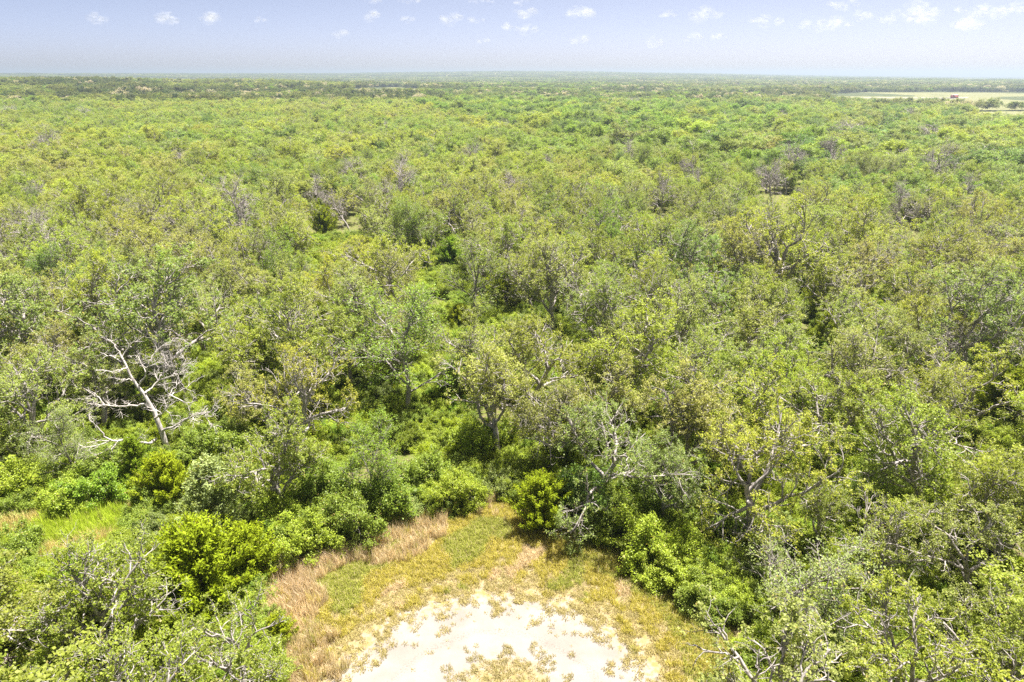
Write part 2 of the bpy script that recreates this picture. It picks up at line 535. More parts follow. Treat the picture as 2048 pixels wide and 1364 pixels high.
# ------------------------------------------------------------------ ground: one sheet out to the horizon
def ground_material():
    m, nt, out = new_mat('ground')
    N = nt.nodes.new; L = nt.links.new
    geo = N('ShaderNodeNewGeometry')
    def noise(scale, detail=4, rough=0.6):
        n = N('ShaderNodeTexNoise'); n.inputs['Scale'].default_value = scale; n.inputs['Detail'].default_value = detail
        n.inputs['Roughness'].default_value = rough
        L(geo.outputs['Position'], n.inputs['Vector']); return n.outputs['Fac']
    def math_(op, a, b=None, clamp=False):
        n = N('ShaderNodeMath'); n.operation = op; n.use_clamp = clamp
        for i, v in enumerate((a, b)):
            if v is None: continue
            if isinstance(v, (int, float)): n.inputs[i].default_value = v
            else: L(v, n.inputs[i])
        return n.outputs[0]
    def rng_(v, a, b, c=0.0, d=1.0):
        n = N('ShaderNodeMapRange'); n.interpolation_type = 'SMOOTHSTEP'
        for k, x in zip(('From Min', 'From Max', 'To Min', 'To Max'), (a, b, c, d)): n.inputs[k].default_value = x
        L(v, n.inputs['Value']); return n.outputs[0]
    def mix(f, a, b):
        n = N('ShaderNodeMix'); n.data_type = 'RGBA'
        L(f, n.inputs['Factor'])
        for k, v in (('A', a), ('B', b)):
            if isinstance(v, tuple): n.inputs[k].default_value = (*v, 1)
            else: L(v, n.inputs[k])
        return n.outputs['Result']
    def radius(c):
        v = N('ShaderNodeVectorMath'); v.operation = 'SUBTRACT'; v.inputs[1].default_value = (*c, 0)
        L(geo.outputs['Position'], v.inputs[0])
        ln = N('ShaderNodeVectorMath'); ln.operation = 'LENGTH'; L(v.outputs[0], ln.inputs[0])
        return ln.outputs['Value']
    big = noise(0.045, 3); mid = noise(0.35, 5); fine = noise(2.2, 6, 0.7); grit = noise(9.0, 4, 0.7)
    litter = mix(rng_(mid, 0.35, 0.65), (0.20, 0.145, 0.105), (0.13, 0.098, 0.065))
    litter = mix(rng_(fine, 0.36, 0.56), litter, (0.10, 0.125, 0.024))
    dry = mix(rng_(fine, 0.35, 0.65), (0.25, 0.195, 0.13), (0.20, 0.172, 0.062))
    r = radius(SAND_C)
    # the meadow round the turnaround
    rm = math_('ADD', r, math_('MULTIPLY', math_('SUBTRACT', mid, 0.5), 8.0))
    near = mix(rng_(rm, 17.0, 21.0), dry, litter)
    # bare sand breaks up into patches outwards
    rs = math_('ADD', r, math_('MULTIPLY', math_('SUBTRACT', fine, 0.5), 7.0))
    rs = math_('ADD', rs, math_('MULTIPLY', math_('SUBTRACT', mid, 0.5), 3.0))
    sandf = rng_(rs, 9.0, 10.6, 1.0, 0.0)
    ri = math_('ADD', radius(ISLE_C), math_('MULTIPLY', math_('SUBTRACT', fine, 0.5), 5.0))
    isle = rng_(ri, ISLE_R - 0.5, ISLE_R + 0.4)
    sandf = math_('MULTIPLY', sandf, isle)
    # the small bare patch at the left rim of the meadow
    sx, sy = at(598, 1268)
    rp = math_('ADD', radius((sx, sy)), math_('MULTIPLY', math_('SUBTRACT', fine, 0.5), 0.8))
    sandf = math_('MAXIMUM', sandf, rng_(rp, 0.45, 0.75, 0.85, 0.0))
    # faint wheel tracks, darker scuffs
    wob = math_('ADD', r, math_('MULTIPLY', math_('SUBTRACT', mid, 0.5), 1.6))
    tr = math_('ABSOLUTE', math_('SUBTRACT', wob, 6.6))
    track = math_('MULTIPLY', rng_(tr, 0.05, 0.5, 1.0, 0.0), rng_(grit, 0.45, 0.7))
    sand = mix(rng_(mid, 0.35, 0.7), (0.238, 0.219, 0.200), (0.190, 0.171, 0.152))
    sand = mix(math_('MULTIPLY', track, 0.8), sand, (0.12, 0.10, 0.085))
    sand = mix(math_('MULTIPLY', rng_(fine, 0.62, 0.72), 0.5), sand, (0.16, 0.135, 0.115))
    near = mix(sandf, near, sand)
    # beyond the modelled trees the sheet reads as wooded country
    dist = radius((0, 0))
    far = mix(rng_(big, 0.4, 0.6), (0.055, 0.075, 0.03), (0.08, 0.09, 0.04))
    col = mix(rng_(dist, 250.0, 900.0), near, far)
    p = N('ShaderNodeBsdfPrincipled'); p.inputs['Roughness'].default_value = 0.95; p.inputs['Specular IOR Level'].default_value = 0.1
    L(col, p.inputs['Base Color'])
    bp = N('ShaderNodeBump'); bp.inputs['Strength'].default_value = 0.6; bp.inputs['Distance'].default_value = 0.06
    L(fine, bp.inputs['Height']); L(bp.outputs[0], p.inputs['Normal'])
    L(p.outputs[0], out.inputs['Surface'])
    return m

def build_ground():
    rad = np.concatenate([[0], np.linspace(5, 60, 30), np.geomspace(64, 16000, 110)])
    na = 256
    az = np.linspace(-PI, PI, na, endpoint=False)
    X = rad[1:, None] * np.sin(az)[None]; Y = rad[1:, None] * np.cos(az)[None]
    V = np.stack([X, Y, ground_height(X, Y)], -1).reshape(-1, 3)
    V = np.concatenate([[[0, 0, float(ground_height(0.0, 0.01))]], V])
    nr = len(rad) - 1
    i = np.arange(nr - 1)[:, None]; j = np.arange(na)[None]; j2 = (j + 1) % na
    q = np.stack([1 + i * na + j, 1 + (i + 1) * na + j, 1 + (i + 1) * na + j2, 1 + i * na + j2], -1).reshape(-1)
    t = np.stack([np.zeros(na, int), 1 + np.arange(na), 1 + (np.arange(na) + 1) % na], -1)[:, ::-1].reshape(-1)
    # wind every face so that it looks up
    q = q.reshape(-1, 4)[:, ::-1].reshape(-1)
    me = mesh_from('ground', V, np.concatenate([q, t]), np.concatenate([np.full(len(q) // 4, 4), np.full(na, 3)]), [ground_material()], smooth_shade=True)
    tag(link('ground', me), kind='structure')

build_ground()

# ------------------------------------------------------------------ far fields and lawn, sheets just above the ground
def sheet(name, pts, mat, lift=0.06, kind='structure'):
    P = poly(pts)
    # a grid inside the outline so that the sheet follows the ground
    n = len(P); c = P.mean(0); V = []; F = []; cnt = []
    rings = 8
    for k in range(rings + 1):
        for p in P:
            q = c + (p - c) * (k / rings if k else 0.001)
            V.append((q[0], q[1], float(ground_height(q[0], q[1])) + lift))
    for k in range(rings):
        for i in range(n):
            j = (i + 1) % n
            F += [k * n + i, (k + 1) * n + i, (k + 1) * n + j, k * n + j]; cnt.append(4)
    me = mesh_from(name, V, F, np.array(cnt), [mat])
    return tag(link(name, me), kind=kind)

M_HAY = plain_material('hay_field', (0.145, 0.148, 0.052), 0.95, 0.35, 0.02)
M_PASTURE = plain_material('pasture', (0.155, 0.16, 0.04), 0.95, 0.3, 0.03)
M_LAWN = plain_material('lawn', (0.075, 0.15, 0.02), 0.95, 0.25, 0.08)
M_TRACK = plain_material('pale_track', (0.27, 0.24, 0.21), 0.95, 0.15, 0.1)
M_SLAB = plain_material('concrete', (0.62, 0.61, 0.60), 0.8, 0.08, 0.4)

FIELD_A = [(1640, 193), (1720, 185), (1900, 184), (2120, 185), (2300, 186), (2300, 217), (2048, 219), (1880, 219), (1730, 214), (1660, 203)]
FIELD_B = [(1920, 223), (2048, 221), (2250, 221), (2250, 262), (2048, 264), (1930, 256)]
FIELD_C = [(835, 174), (850, 171), (890, 172), (884, 182), (850, 186), (842, 190), (838, 202), (800, 198), (775, 203), (705, 203), (700, 191), (765, 179), (808, 177), (812, 182), (836, 182)]
LAWN = [(1733, 268), (1738, 250), (1775, 247), (1800, 250), (1797, 300), (1765, 325), (1735, 325)]
FIELD_D = [(1915, 262), (1965, 262), (1970, 310), (1922, 310)]
FIELD_E = [(1872, 254), (1902, 254), (1905, 290), (1875, 290)]
sheet('field', FIELD_A, M_HAY)
sheet('field', FIELD_B, M_HAY)
sheet('field', FIELD_C, M_PASTURE)
sheet('lawn', LAWN, M_LAWN)
sheet('track', [(1690, 195.6), (1880, 195.8), (1905, 196.2), (1935, 195), (1937, 196.4), (1905, 198.2), (1880, 197), (1690, 196.4)], M_TRACK, 0.12)
FIELDS = [poly(p) for p in (FIELD_A, FIELD_B, FIELD_C, LAWN, FIELD_D, FIELD_E)]

# ------------------------------------------------------------------ shrubs and trees placed one by one from the photograph
HAND = []   # kind, px, py of the crown's middle, width in photo pixels, tint, label, short name for references, variant, stretch
def H(kind, px, py, w, tint, label, ref=None, var=None, sz=1.0):
    HAND.append((kind, px, py, w, tint, label, ref, var, sz))

# oaks of the foreground
H('oak', 190, 1190, 330, 'olive', 'sparse oak with pale crooked limbs at the left, above the grey brush pile', 'the sparse oak above the brush pile', 7)
H('oak', 470, 1310, 300, 'olive', 'olive oak with pale twigs touching the left rim of the sandy turnaround meadow', 'the oak at the meadow\'s left rim', 1)
H('oak', 10, 1420, 220, 'olive', 'oak in the bottom left corner, cut by the edge of the photo', None, 4)
H('oak', 565, 880, 255, 'olive', 'oak with a slim dark trunk standing behind the silver-tipped cedar', 'the slim-trunked oak behind the cedars', 5)
H('oak', 1885, 865, 310, 'olive', 'wide dense oak with a V-shaped fork at the right edge of the wood', 'the wide V-forked oak', 0)
H('oak', 1800, 1075, 225, 'yellowish', 'yellow-tinged oak with a thick dark trunk, just behind the bottom right oaks', 'the yellow-tinged thick-trunked oak', 3)
H('oak', 1800, 1300, 330, 'yellowish', 'large yellowish oak with curling pale twigs at the bottom right', 'the large bottom right oak', 1)
H('oak', 2010, 1290, 300, 'olive', 'olive oak in the bottom right corner, cut by the edge of the photo', None, 4)
H('oak', 1985, 1090, 240, 'khaki', 'khaki oak at the right edge, behind the large bottom right oak', None, 2)
H('oak', 1510, 800, 270, 'yellowish', 'tall yellowish oak with a straight dark trunk right of the curved-trunk oak', 'the tall yellowish oak', 5)
H('oak', 1375, 740, 230, 'olive', 'oak with a pale curving trunk behind the lime green shrubs', 'the curved-trunk oak', 7)
H('oak', 1225, 670, 260, 'yellowish', 'rounded yellow-olive oak with orange-tinged leaves at the middle of the wood', 'the rounded orange-tinged oak', 0)
H('oak', 1055, 690, 150, 'khaki', 'open oak with a long bare limb reaching right, behind the meadow', 'the oak with the long bare limb', 7)
H('oak', 1190, 880, 240, 'grey-green', 'grey-green oak hanging over the dark hollow at the back of the meadow', 'the grey-green oak over the meadow', 2)
H('oak', 1330, 935, 200, 'grey-green', 'grey-green oak directly behind the lime green shrubs', None, 6)
H('oak', 1108, 545, 190, 'khaki', 'khaki oak with a forked bare trunk right of the pale-limbed thin tree', 'the fork-trunked khaki oak', 7)
H('oak', 600, 660, 260, 'olive', 'olive oak with a leaning pale trunk, behind the slim-trunked oak', 'the leaning-trunk olive oak', 5)
H('oak', 330, 600, 300, 'grey-green', 'broad grey-green oak behind the big bleached dead tree', 'the broad oak behind the bleached tree', 4)
H('oak', 70, 590, 260, 'grey-green', 'dark grey-green oak at the left edge above the leaning bare log', 'the oak above the leaning log', 0)
H('oak', 490, 700, 190, 'yellowish', 'yellow-tinged oak just right of the big bleached dead tree', None, 6)
H('oak', 1735, 730, 230, 'khaki', 'khaki oak with knotted limbs between the mossy cedars and the V-forked oak', 'the knotted khaki oak', 7)
H('oak', 1960, 610, 230, 'grey-green', 'grey-green oak with twisted pale limbs near the right edge', 'the twisted oak near the right edge', 1)
H('oak', 1500, 640, 190, 'khaki', 'pale khaki oak with greyish twigs left of the tall mossy cedar', None, 6)
H('oak', 1600, 470, 260, 'yellowish', 'wide yellow-topped oak behind the tall mossy cedar', 'the wide yellow-topped oak', 3)
H('oak', 1740, 450, 170, 'yellowish', 'yellowish round oak with a dark trunk behind the knotted khaki oak', None, 5)
H('oak', 1650, 1010, 170, 'olive', 'olive oak between the bright green tree and the grey bush', None, 6)
# green trees
H('elm', 805, 680, 300, 'bright green', 'broad fresh green tree with arching pale branches at the centre of the wood', 'the broad fresh green tree', 3, 0.85)
H('elm', 735, 915, 200, 'bright green', 'dense dark green tree above the left back of the meadow', 'the dense green tree by the meadow', 1)
H('elm', 860, 450, 150, 'green', 'pale green soft-leaved tree behind the half-bare thin tree', 'the pale green soft tree', 2)
H('thin', 945, 535, 170, 'green', 'half-bare thin tree with long pale upright limbs', 'the half-bare thin tree', 0)
H('thin', 1555, 1110, 330, 'grey-green', 'fine-twigged grey-green bushy tree overhanging the right rim of the meadow', 'the fine-twigged tree by the meadow', 1, 0.7)
H('elm', 1705, 950, 125, 'bright green', 'bright green narrow tree left of the V-forked oak', 'the bright green narrow tree', 2)
H('elm', 1580, 610, 110, 'grey-green', 'soft grey-green willowy tree left of the mossy cedars', None, 3)
H('elm', 130, 880, 150, 'grey-green', 'fine-leaved grey tree left of the big bleached dead tree', None, 3)
H('elm', 1290, 245, 90, 'lime green', 'lime green spreading tree lighting up the far green belt', 'the lime green far tree', 0, 0.5)
H('elm', 1180, 250, 80, 'dark green', 'dark green domed tree left of the lime green far tree', None, 1, 0.5)
H('elm', 935, 205, 60, 'bright green', 'vivid green tree at the left end of the far green belt', 'the vivid green far tree', 0, 0.5)
H('elm', 1640, 265, 120, 'dark green', 'dark green rounded tree in front of the far lawn', None, 1, 0.5)
# dead trees, apart from the large one
H('dead', 85, 285, 80, 'olive', 'tall pinkish-grey bare tree standing far off at the left edge', 'the far bare tree at the left edge', 0)
H('dead', 697, 405, 75, 'olive', 'bleached bare tree beside the brightest cedar', 'the bleached snag by the bright cedar', 1)
H('dead', 1325, 378, 62, 'olive', 'bare tree with a pale round top on a tall white stem', 'the round-topped bare snag', 2, 1.35)
H('dead', 1265, 305, 55, 'olive', 'greyish bare tree left of and behind the round-topped snag', None, 3)
H('dead', 1555, 350, 85, 'olive', 'fan-shaped bare grey tree in front of the far green trees', 'the fan-shaped bare tree', 0)
H('dead', 1695, 298, 80, 'olive', 'pale bare tree among the green trees below the lawn', None, 1)
H('dead', 1872, 325, 95, 'olive', 'wide bare tree with forked white limbs towards the right edge', 'the wide forked bare tree', 2)
H('dead', 1815, 402, 90, 'olive', 'low bare brushy tree in front of the wide forked bare tree', None, 3)
H('dead', 1120, 325, 50, 'olive', 'small bare grey tree left of the round-topped snag', None, 1)
H('dead', 940, 305, 60, 'olive', 'hazy grey bare tree behind the pale green soft tree', None, 0)
H('dead', 625, 375, 60, 'olive', 'bare-limbed grey tree behind the brightest cedar', None, 3)
H('dead', 1290, 790, 80, 'olive', 'half-fallen bare oak with white crooked limbs left of the curved-trunk oak', None, 2)
H('dead', 1895, 690, 120, 'olive', 'bare crooked tree with many white limbs behind the V-forked oak', 'the white-limbed bare tree', 0)
# cedars
H('cedar', 385, 1105, 235, 'yellow-green', 'largest cedar, rounded and yellow-green, left of the meadow', 'the largest cedar', 3)
H('cedar', 425, 1010, 170, 'silvery', 'silver-tipped cedar directly behind the largest cedar', 'the silver-tipped cedar', 0)
H('cedar', 490, 1090, 150, 'yellow-green', 'yellow-green cedar squeezed between the largest cedar and the meadow shrubs', None, 2)
H('cedar', 325, 945, 135, 'yellow-green', 'bright cedar at the foot of the bleached dead tree', 'the cedar at the bleached tree\'s foot', 2)
H('cedar', 175, 1235, 190, 'mossy', 'mossy cedar under the sparse oak at the lower left', None, 2)
H('cedar', 330, 1270, 170, 'mossy', 'dark mossy cedar between the lower left oaks', None, 3)
H('cedar', 555, 1250, 80, 'yellow-green', 'small yellow cedar edging the left rim of the meadow', None, 2)
H('cedar', 645, 430, 95, 'yellow-green', 'brightest yellow-green cedar, beside a bleached snag', 'the brightest cedar', 3)
H('cedar', 787, 397, 28, 'mossy', 'small dark conical cedar behind the half-bare thin tree', None, 1)
H('cedar', 833, 505, 65, 'mossy', 'mossy cedar left of the half-bare thin tree', None, 0)
H('cedar', 905, 495, 75, 'bright green', 'bright green cedar behind the half-bare thin tree', None, 2)
H('cedar', 1015, 560, 110, 'mossy', 'mossy cedar right of the half-bare thin tree', 'the mossy cedar by the thin tree', 3)
H('cedar', 1645, 585, 95, 'yellow-green', 'tall mossy cedar with drooping yellow-green sides on the right', 'the tall mossy cedar', 1)
H('cedar', 1652, 665, 70, 'mossy', 'lower mossy cedar in front of the tall mossy cedar', None, 0)
H('cedar', 1765, 545, 60, 'yellow-green', 'yellow-brown cedar right of the tall mossy cedar', None, 2)
H('cedar', 1420, 605, 80, 'yellow-green', 'pointed yellow cedar poking out left of the pale khaki oak', 'the pointed yellow cedar', 1)
H('cedar', 1085, 985, 140, 'yellow-green', 'yellow-green cedar at the back of the meadow', 'the cedar at the back of the meadow', 3)
H('cedar', 1130, 610, 60, 'mossy', 'mossy cedar below the fork-trunked khaki oak', None, 2)
H('cedar', 2020, 770, 150, 'mossy', 'dark mossy cedar at the right edge beside the V-forked oak', None, 3)
H('cedar', 1985, 470, 60, 'mossy', 'mossy cedar behind the twisted oak near the right edge', None, 0)
H('cedar', 1245, 480, 45, 'yellow-green', 'small yellow cedar between oaks behind the orange-tinged oak', None, 2)
H('cedar', 2025, 1200, 130, 'mossy', 'dark cedar in the shade at the right edge of the bottom oaks', None, 1)
# shrubs round the clearing and the glade
for args in [
    (610, 1095, 120, 'lime green', 'yellow-green shrub at the left corner of the meadow', 'the shrub at the meadow\'s left corner'),
    (690, 1050, 120, 'green', 'leafy green shrub at the left back rim of the meadow', None),
    (655, 990, 130, 'green', 'tall leafy shrub under the dense green tree', None),
    (770, 1010, 120, 'green', 'dark leafy shrub at the back rim under the dense green tree', None),
    (850, 960, 110, 'green', 'green shrub right of the dense green tree', None),
    (905, 1000, 90, 'lime green', 'light green shrub left of the tuft of tall dry grass', 'the light shrub by the dry grass'),
    (955, 905, 100, 'lime green', 'yellow-green shrub behind the tuft of tall dry grass', None),
    (1010, 985, 70, 'grey-green', 'grey shrub right beside the tuft of tall dry grass', None),
    (1155, 1010, 130, 'dark green', 'dark shaded shrub casting a shadow on the back of the meadow', 'the dark shrub at the back of the meadow'),
    (1115, 930, 110, 'mossy', 'mossy shrub behind the cedar at the back of the meadow', None),
    (1235, 1050, 110, 'green', 'green shrub right of the dark shaded shrub', None),
    (1285, 1085, 130, 'lime green', 'lime green shrub at the right back rim of the meadow', 'the lime green shrubs'),
    (1380, 1085, 120, 'lime green', 'second lime green shrub, behind the right rim of the meadow', None),
    (1330, 1125, 110, 'lime green', 'low lime green shrub spilling onto the right rim of the meadow', None),
    (1415, 1165, 110, 'green', 'green shrub under the fine-twigged tree at the right rim', None),
    (1300, 1005, 110, 'green', 'fresh green shrub behind the lime green shrub', None),
    (1440, 1030, 130, 'green', 'green shrub between the lime green shrubs and the fine-twigged tree', None),
    (30, 1080, 110, 'green', 'dark leafy shrub at the left edge beside the grassy glade', None),
    (120, 985, 100, 'lime green', 'yellow-green shrub behind the grassy glade', None),
    (200, 965, 110, 'bright green', 'bright green shrub at the back right of the grassy glade', 'the bright shrub by the glade'),
    (240, 915, 110, 'green', 'dark green shrub left of the bleached dead tree\'s foot', None),
    (400, 890, 120, 'green', 'dark green shrub right of the bleached dead tree\'s foot', None),
    (40, 950, 120, 'lime green', 'yellow-green shrub at the left edge behind the glade', None),
    (60, 770, 160, 'bright green', 'thick bright green shrub under the leaning bare log', 'the thick shrub under the leaning log'),
    (40, 870, 120, 'lime green', 'lime shrub below the thick shrub at the left edge', None),
    (290, 1000, 90, 'green', 'green shrub between the glade and the silver-tipped cedar', None),
    (560, 1030, 120, 'lime green', 'yellow-green shrub in front of the slim dark trunk', None),
    (480, 960, 110, 'grey-green', 'grey-green shrub left of the slim dark trunk', None),
    (1900, 1010, 140, 'lime green', 'yellow-green shrub under the V-forked oak', None),
    (1970, 985, 140, 'yellow-green', 'brushy yellow-green shrub right of the V-forked oak\'s foot', None),
]:
    back = args[1] > 880 and 560 < args[0] < 1320      # the taller growth behind the meadow
    H('shrub', args[0], args[1] - (24 if back else 0), args[2], args[3], args[4], args[5], None, 1.2 if back else 1.0)

PLANTS = []     # x, y, crown radius, kind
LANDMARK = []   # px, py, phrase
REF_TREES = []
for kind, px, py, w, tint, label, ref, var, sz in HAND:
    zc, wn_, hh = NOMINAL[kind]
    sc = 1.0
    for _ in range(6):                   # the size that gives the crown its width at its own distance
        x, y = at(px, py, zc * sc * sz)
        sc = w * depth(x, y, zc * sc * sz) / LENS_PX / wn_
        sc = min(max(sc, 0.4), 1.75 if sz > 0.5 else 3.0)
    PLANTS.append((x, y, sc * wn_ * 0.5, kind))
    if ref: LANDMARK.append((px, py, ref))
    plant(kind, x, y, sc, jit(TINT[tint], 0.05), rnd.uniform(0, 2 * PI), var if var is not None else rnd.randrange(4), label, sz)

# ------------------------------------------------------------------ the big bleached dead tree, limb by limb
def hero_dead():
    bx, by = at(340, 915)
    dp = depth(bx, by, 0)
    k = dp / LENS_PX
    rng = np.random.default_rng(77)
    def P3(px, py, dy=0.0):
        # height and side step seen at this pixel, dy metres nearer (-) or farther (+) than the trunk's foot
        y = by + dy
        a = (px - 1024.0) / LENS_PX; b = (682.0 - py) / LENS_PX
        c, s = math.cos(PITCH), math.sin(PITCH)
        t = y / (c + b * s)
        return np.array([a * t - bx, y - by, CAM_H + t * (-s + b * c)])
    root = empty('dead_tree', (bx, by, 0))
    tag(root, 'big bleached dead tree leaning left with wide bare crooked limbs', 'dead tree', GROUPS['dead'])
    TW = dict(DEAD_P); TW['levels'] = 5; TW['rad'] = [0.2, 0.1, 0.042, 0.024, 0.013]; TW['kids'] = [8, 8, 6, 3]; TW['len'] = [(3, 2), (1.6, 1.0), (0.9, 0.6), (0.45, 0.3)]
    def poly3(pts, n):
        pts = np.array(pts); d = np.concatenate([[0], np.cumsum(np.linalg.norm(np.diff(pts, axis=0), axis=1))])
        t = np.linspace(0, d[-1], n)
        q = np.stack([np.interp(t, d, pts[:, i]) for i in range(3)], 1)
        q[1:-1] += rng.normal(0, 0.05, (n - 2, 3))
        return q
    trunk = [P3(341, 918), P3(330, 880, 0.1), P3(318, 848, 0.1), P3(312, 830, 0.2), P3(300, 808, 0.3), P3(285, 783, 0.3), P3(270, 763, 0.4), P3(262, 752, 0.4), P3(255, 735, 0.5), P3(247, 722, 0.6), P3(240, 708, 0.8)]
    trunk[0][2] = -0.2
    tp = poly3(trunk, 12)
    tr = np.linspace(0.30, 0.08, 12)
    tv, tf = tubes([(tp, tr, 0, True)], (8, 6, 4, 3, 3))
    link('trunk', mesh_from('dead_trunk', tv, tf, 4, [M_DEAD], smooth_shade=True), root)
    limbs = [
        ([(313, 878, 0.0), (300, 886, -1.0), (280, 884, -1.8), (262, 876, -2.2), (240, 880, -2.6), (222, 884, -3.0), (200, 890, -3.2), (162, 897, -3.5)], 0.17),
        ([(232, 886, -2.8), (215, 898, -3.4), (195, 910, -3.8), (158, 916, -4.2)], 0.08),
        ([(222, 880, -3.0), (205, 866, -3.2), (190, 850, -3.4), (178, 835, -3.6), (177, 824, -3.8)], 0.09),
        ([(324, 862, 0.1), (345, 853, -0.6), (362, 846, -1.2), (378, 836, -1.8), (400, 828, -2.2), (428, 818, -2.6)], 0.16),
        ([(408, 826, -2.3), (416, 842, -2.0), (424, 850, -1.8), (436, 862, -1.5)], 0.07),
        ([(308, 838, 0.2), (322, 828, -0.8), (334, 815, -1.4), (337, 795, -1.6), (336, 786, -1.8)], 0.12),
        ([(337, 788, -1.8), (352, 796, -2.2), (368, 803, -2.4), (384, 806, -2.8), (398, 788, -3.0)], 0.075),
        ([(337, 792, -1.8), (356, 784, -1.0), (372, 776, -0.6), (386, 764, -0.3), (398, 756, 0.0)], 0.08),
        ([(338, 790, -1.6), (352, 772, -1.0), (366, 758, -0.6), (380, 746, -0.4)], 0.06),
        ([(292, 808, 0.3), (270, 812, 1.0), (248, 812, 1.6), (225, 812, 2.0), (200, 806, 2.4), (170, 796, 2.8)], 0.13),
        ([(208, 808, 2.3), (196, 795, 2.4), (184, 786, 2.6), (172, 778, 2.8)], 0.07),
        ([(205, 812, 2.2), (185, 815, 2.2), (172, 824, 2.2)], 0.06),
        ([(290, 786, 0.3), (296, 780, 1.0), (310, 770, 1.6), (320, 755, 2.0), (326, 745, 2.2), (338, 725, 2.6), (322, 742, 2.8)][:6], 0.11),
        ([(326, 746, 2.2), (334, 735, 2.4), (330, 720, 2.6), (327, 710, 2.8)], 0.055),
        ([(318, 760, 2.0), (345, 752, 2.2), (356, 748, 1.6), (362, 735, 1.4), (367, 715, 1.2), (360, 700, 1.2)], 0.10),
        ([(278, 770, 0.4), (288, 755, 0.2), (294, 740, 0.0), (300, 725, -0.4), (312, 712, -0.6), (308, 690, -0.8)], 0.10),
        ([(268, 760, 0.4), (250, 758, -0.2), (236, 760, -0.6), (226, 754, -1.0)], 0.07),
        ([(255, 735, 0.5), (242, 740, -0.4), (222, 742, -1.0), (192, 740, -1.6)], 0.08),
        ([(248, 724, 0.6), (232, 716, 0.8), (215, 712, 1.2), (200, 705, 1.6)], 0.07),
        ([(244, 714, 0.8), (250, 702, 1.0), (258, 690, 1.2), (274, 676, 1.4)], 0.07),
        ([(240, 708, 0.8), (232, 696, 0.8), (226, 684, 0.9), (212, 676, 1.0)], 0.07),
        ([(297, 728, -0.3), (312, 700, 0.4), (324, 690, 0.8), (350, 680, 1.2)], 0.07),
    ]
    for pts, r0 in limbs:
        sk = Skeleton(int(rng.integers(1 << 30)))
        q = poly3([P3(*p) for p in pts], 2 + 2 * len(pts))
        lv = 1 if r0 > 0.09 else 2
        rad = np.linspace(r0 * 0.8, r0 * 0.22, len(q))
        sk.branch(q, rad, lv, TW, True, 1.0, f0=0.3)
        v, f = tubes(sk.br, (8, 6, 5, 4, 3))
        link('limb', mesh_from('dead_limb', v, f, 4, [M_DEAD], smooth_shade=True), root)
    PLANTS.append((bx - 2.0, by, 4.2, 'dead'))
    LANDMARK.append((290, 800, 'the big bleached dead tree'))
hero_dead()

# ------------------------------------------------------------------ fallen wood and brush
M_LOG = bark_material('log_bark', (0.16, 0.13, 0.12), (0.34, 0.29, 0.265))
def log(name, a, b, r0, r1, label, cat, stubs=3, seed=1):
    rng = np.random.default_rng(seed)
    a = np.array(a, float); b = np.array(b, float)
    n = 8
    t = np.linspace(0, 1, n)[:, None]
    L_ = np.linalg.norm(b - a)
    p = a + (b - a) * t
    p[1:-1] += rng.normal(0, 0.02 * L_, (n - 2, 3)) * np.array([1, 1, 0.5])
    o = p[0].copy(); p -= o
    br = [(p, np.linspace(r0, r1, n), 0, True)]
    for k in range(stubs):
        i = int(rng.integers(2, n - 1))
        d = rng.normal(0, 1, 3); d[2] = abs(d[2]) * 0.8 + 0.3; d /= np.linalg.norm(d)
        q = p[i] + d * np.linspace(0, rng.uniform(0.6, 1.6), 4)[:, None]
        q[1:] += rng.normal(0, 0.06, (3, 3))
        br.append((q, np.linspace(r1 * 0.6, 0.02, 4), 1, True))
    v, f = tubes(br, (9, 5, 4, 3, 3))
    # close the two sawn or broken ends
    me = mesh_from(name, v, np.concatenate([f, np.arange(9)[::-1], (n - 1) * 9 + np.arange(9)]), np.concatenate([np.full(len(f) // 4, 4), [9, 9]]), [M_LOG], smooth_shade=True)
    ob = link(name, me); ob.location = o
    tag(ob, label, cat)
    return ob

x0, y0 = at(85, 735, 3.2); x1, y1 = at(-10, 700, 6.0)
log('leaning_trunk', (x0 + 0.6, y0, 1.4), (x1, y1 + 1.0, 6.2), 0.30, 0.16, 'leaning bare log-like trunk at the left edge above a thick green shrub', 'fallen trunk', 2, 3)
x0, y0 = at(50, 1019, 0.2); x1, y1 = at(12, 1022, 0.2)
log('fallen_log', (x0, y0, 0.17), (x1, y1, 0.17), 0.16, 0.13, 'short pale log lying at the back of the grassy glade, left edge', 'fallen log', 0, 4)
x0, y0 = at(990, 640, 1.0); x1, y1 = at(1005, 632, 1.2)
def brush(px, py, wpx, label, seed, n=150, h=1.0, name='brush_pile'):
    x, y = at(px, py)
    w = wpx * depth(x, y, 0) / LENS_PX
    rng = np.random.default_rng(seed)
    br = []
    for k in range(n):
        a = rng.uniform(0, 2 * PI); rr = w * 0.5 * rng.uniform(0, 0.8) ** 0.7
        c = np.array([math.cos(a) * rr, math.sin(a) * rr * 0.7, rng.uniform(0.03, h) * (1 - rr / (w * 0.5))])
        d = np.array([rng.normal(1, 0.5), rng.normal(0, 0.45), rng.normal(0.05, 0.16)]); d /= np.linalg.norm(d)
        L_ = rng.uniform(0.6, 1.3) * w * 0.35
        q = c + d * np.linspace(-0.5, 0.5, 4)[:, None] * L_
        q[:, 2] = np.maximum(q[:, 2] + rng.normal(0, 0.05, 4), 0.03)
        br.append((q, np.linspace(rng.uniform(0.02, 0.05), 0.012, 4), 1, True))
    v, f = tubes(br, (4, 4, 3, 3, 3))
    o = link(name, mesh_from(name, v, f, 4, [M_TWIGPILE]))
    o.location = (x, y, 0); o.rotation_euler = (0, 0, rng.uniform(-0.6, 0.6))
    tag(o, label, 'brush pile')
brush(92, 1268, 130, 'grey-pink pile of cut brush under the sparse oak at the lower left', 11, 230, 1.0)
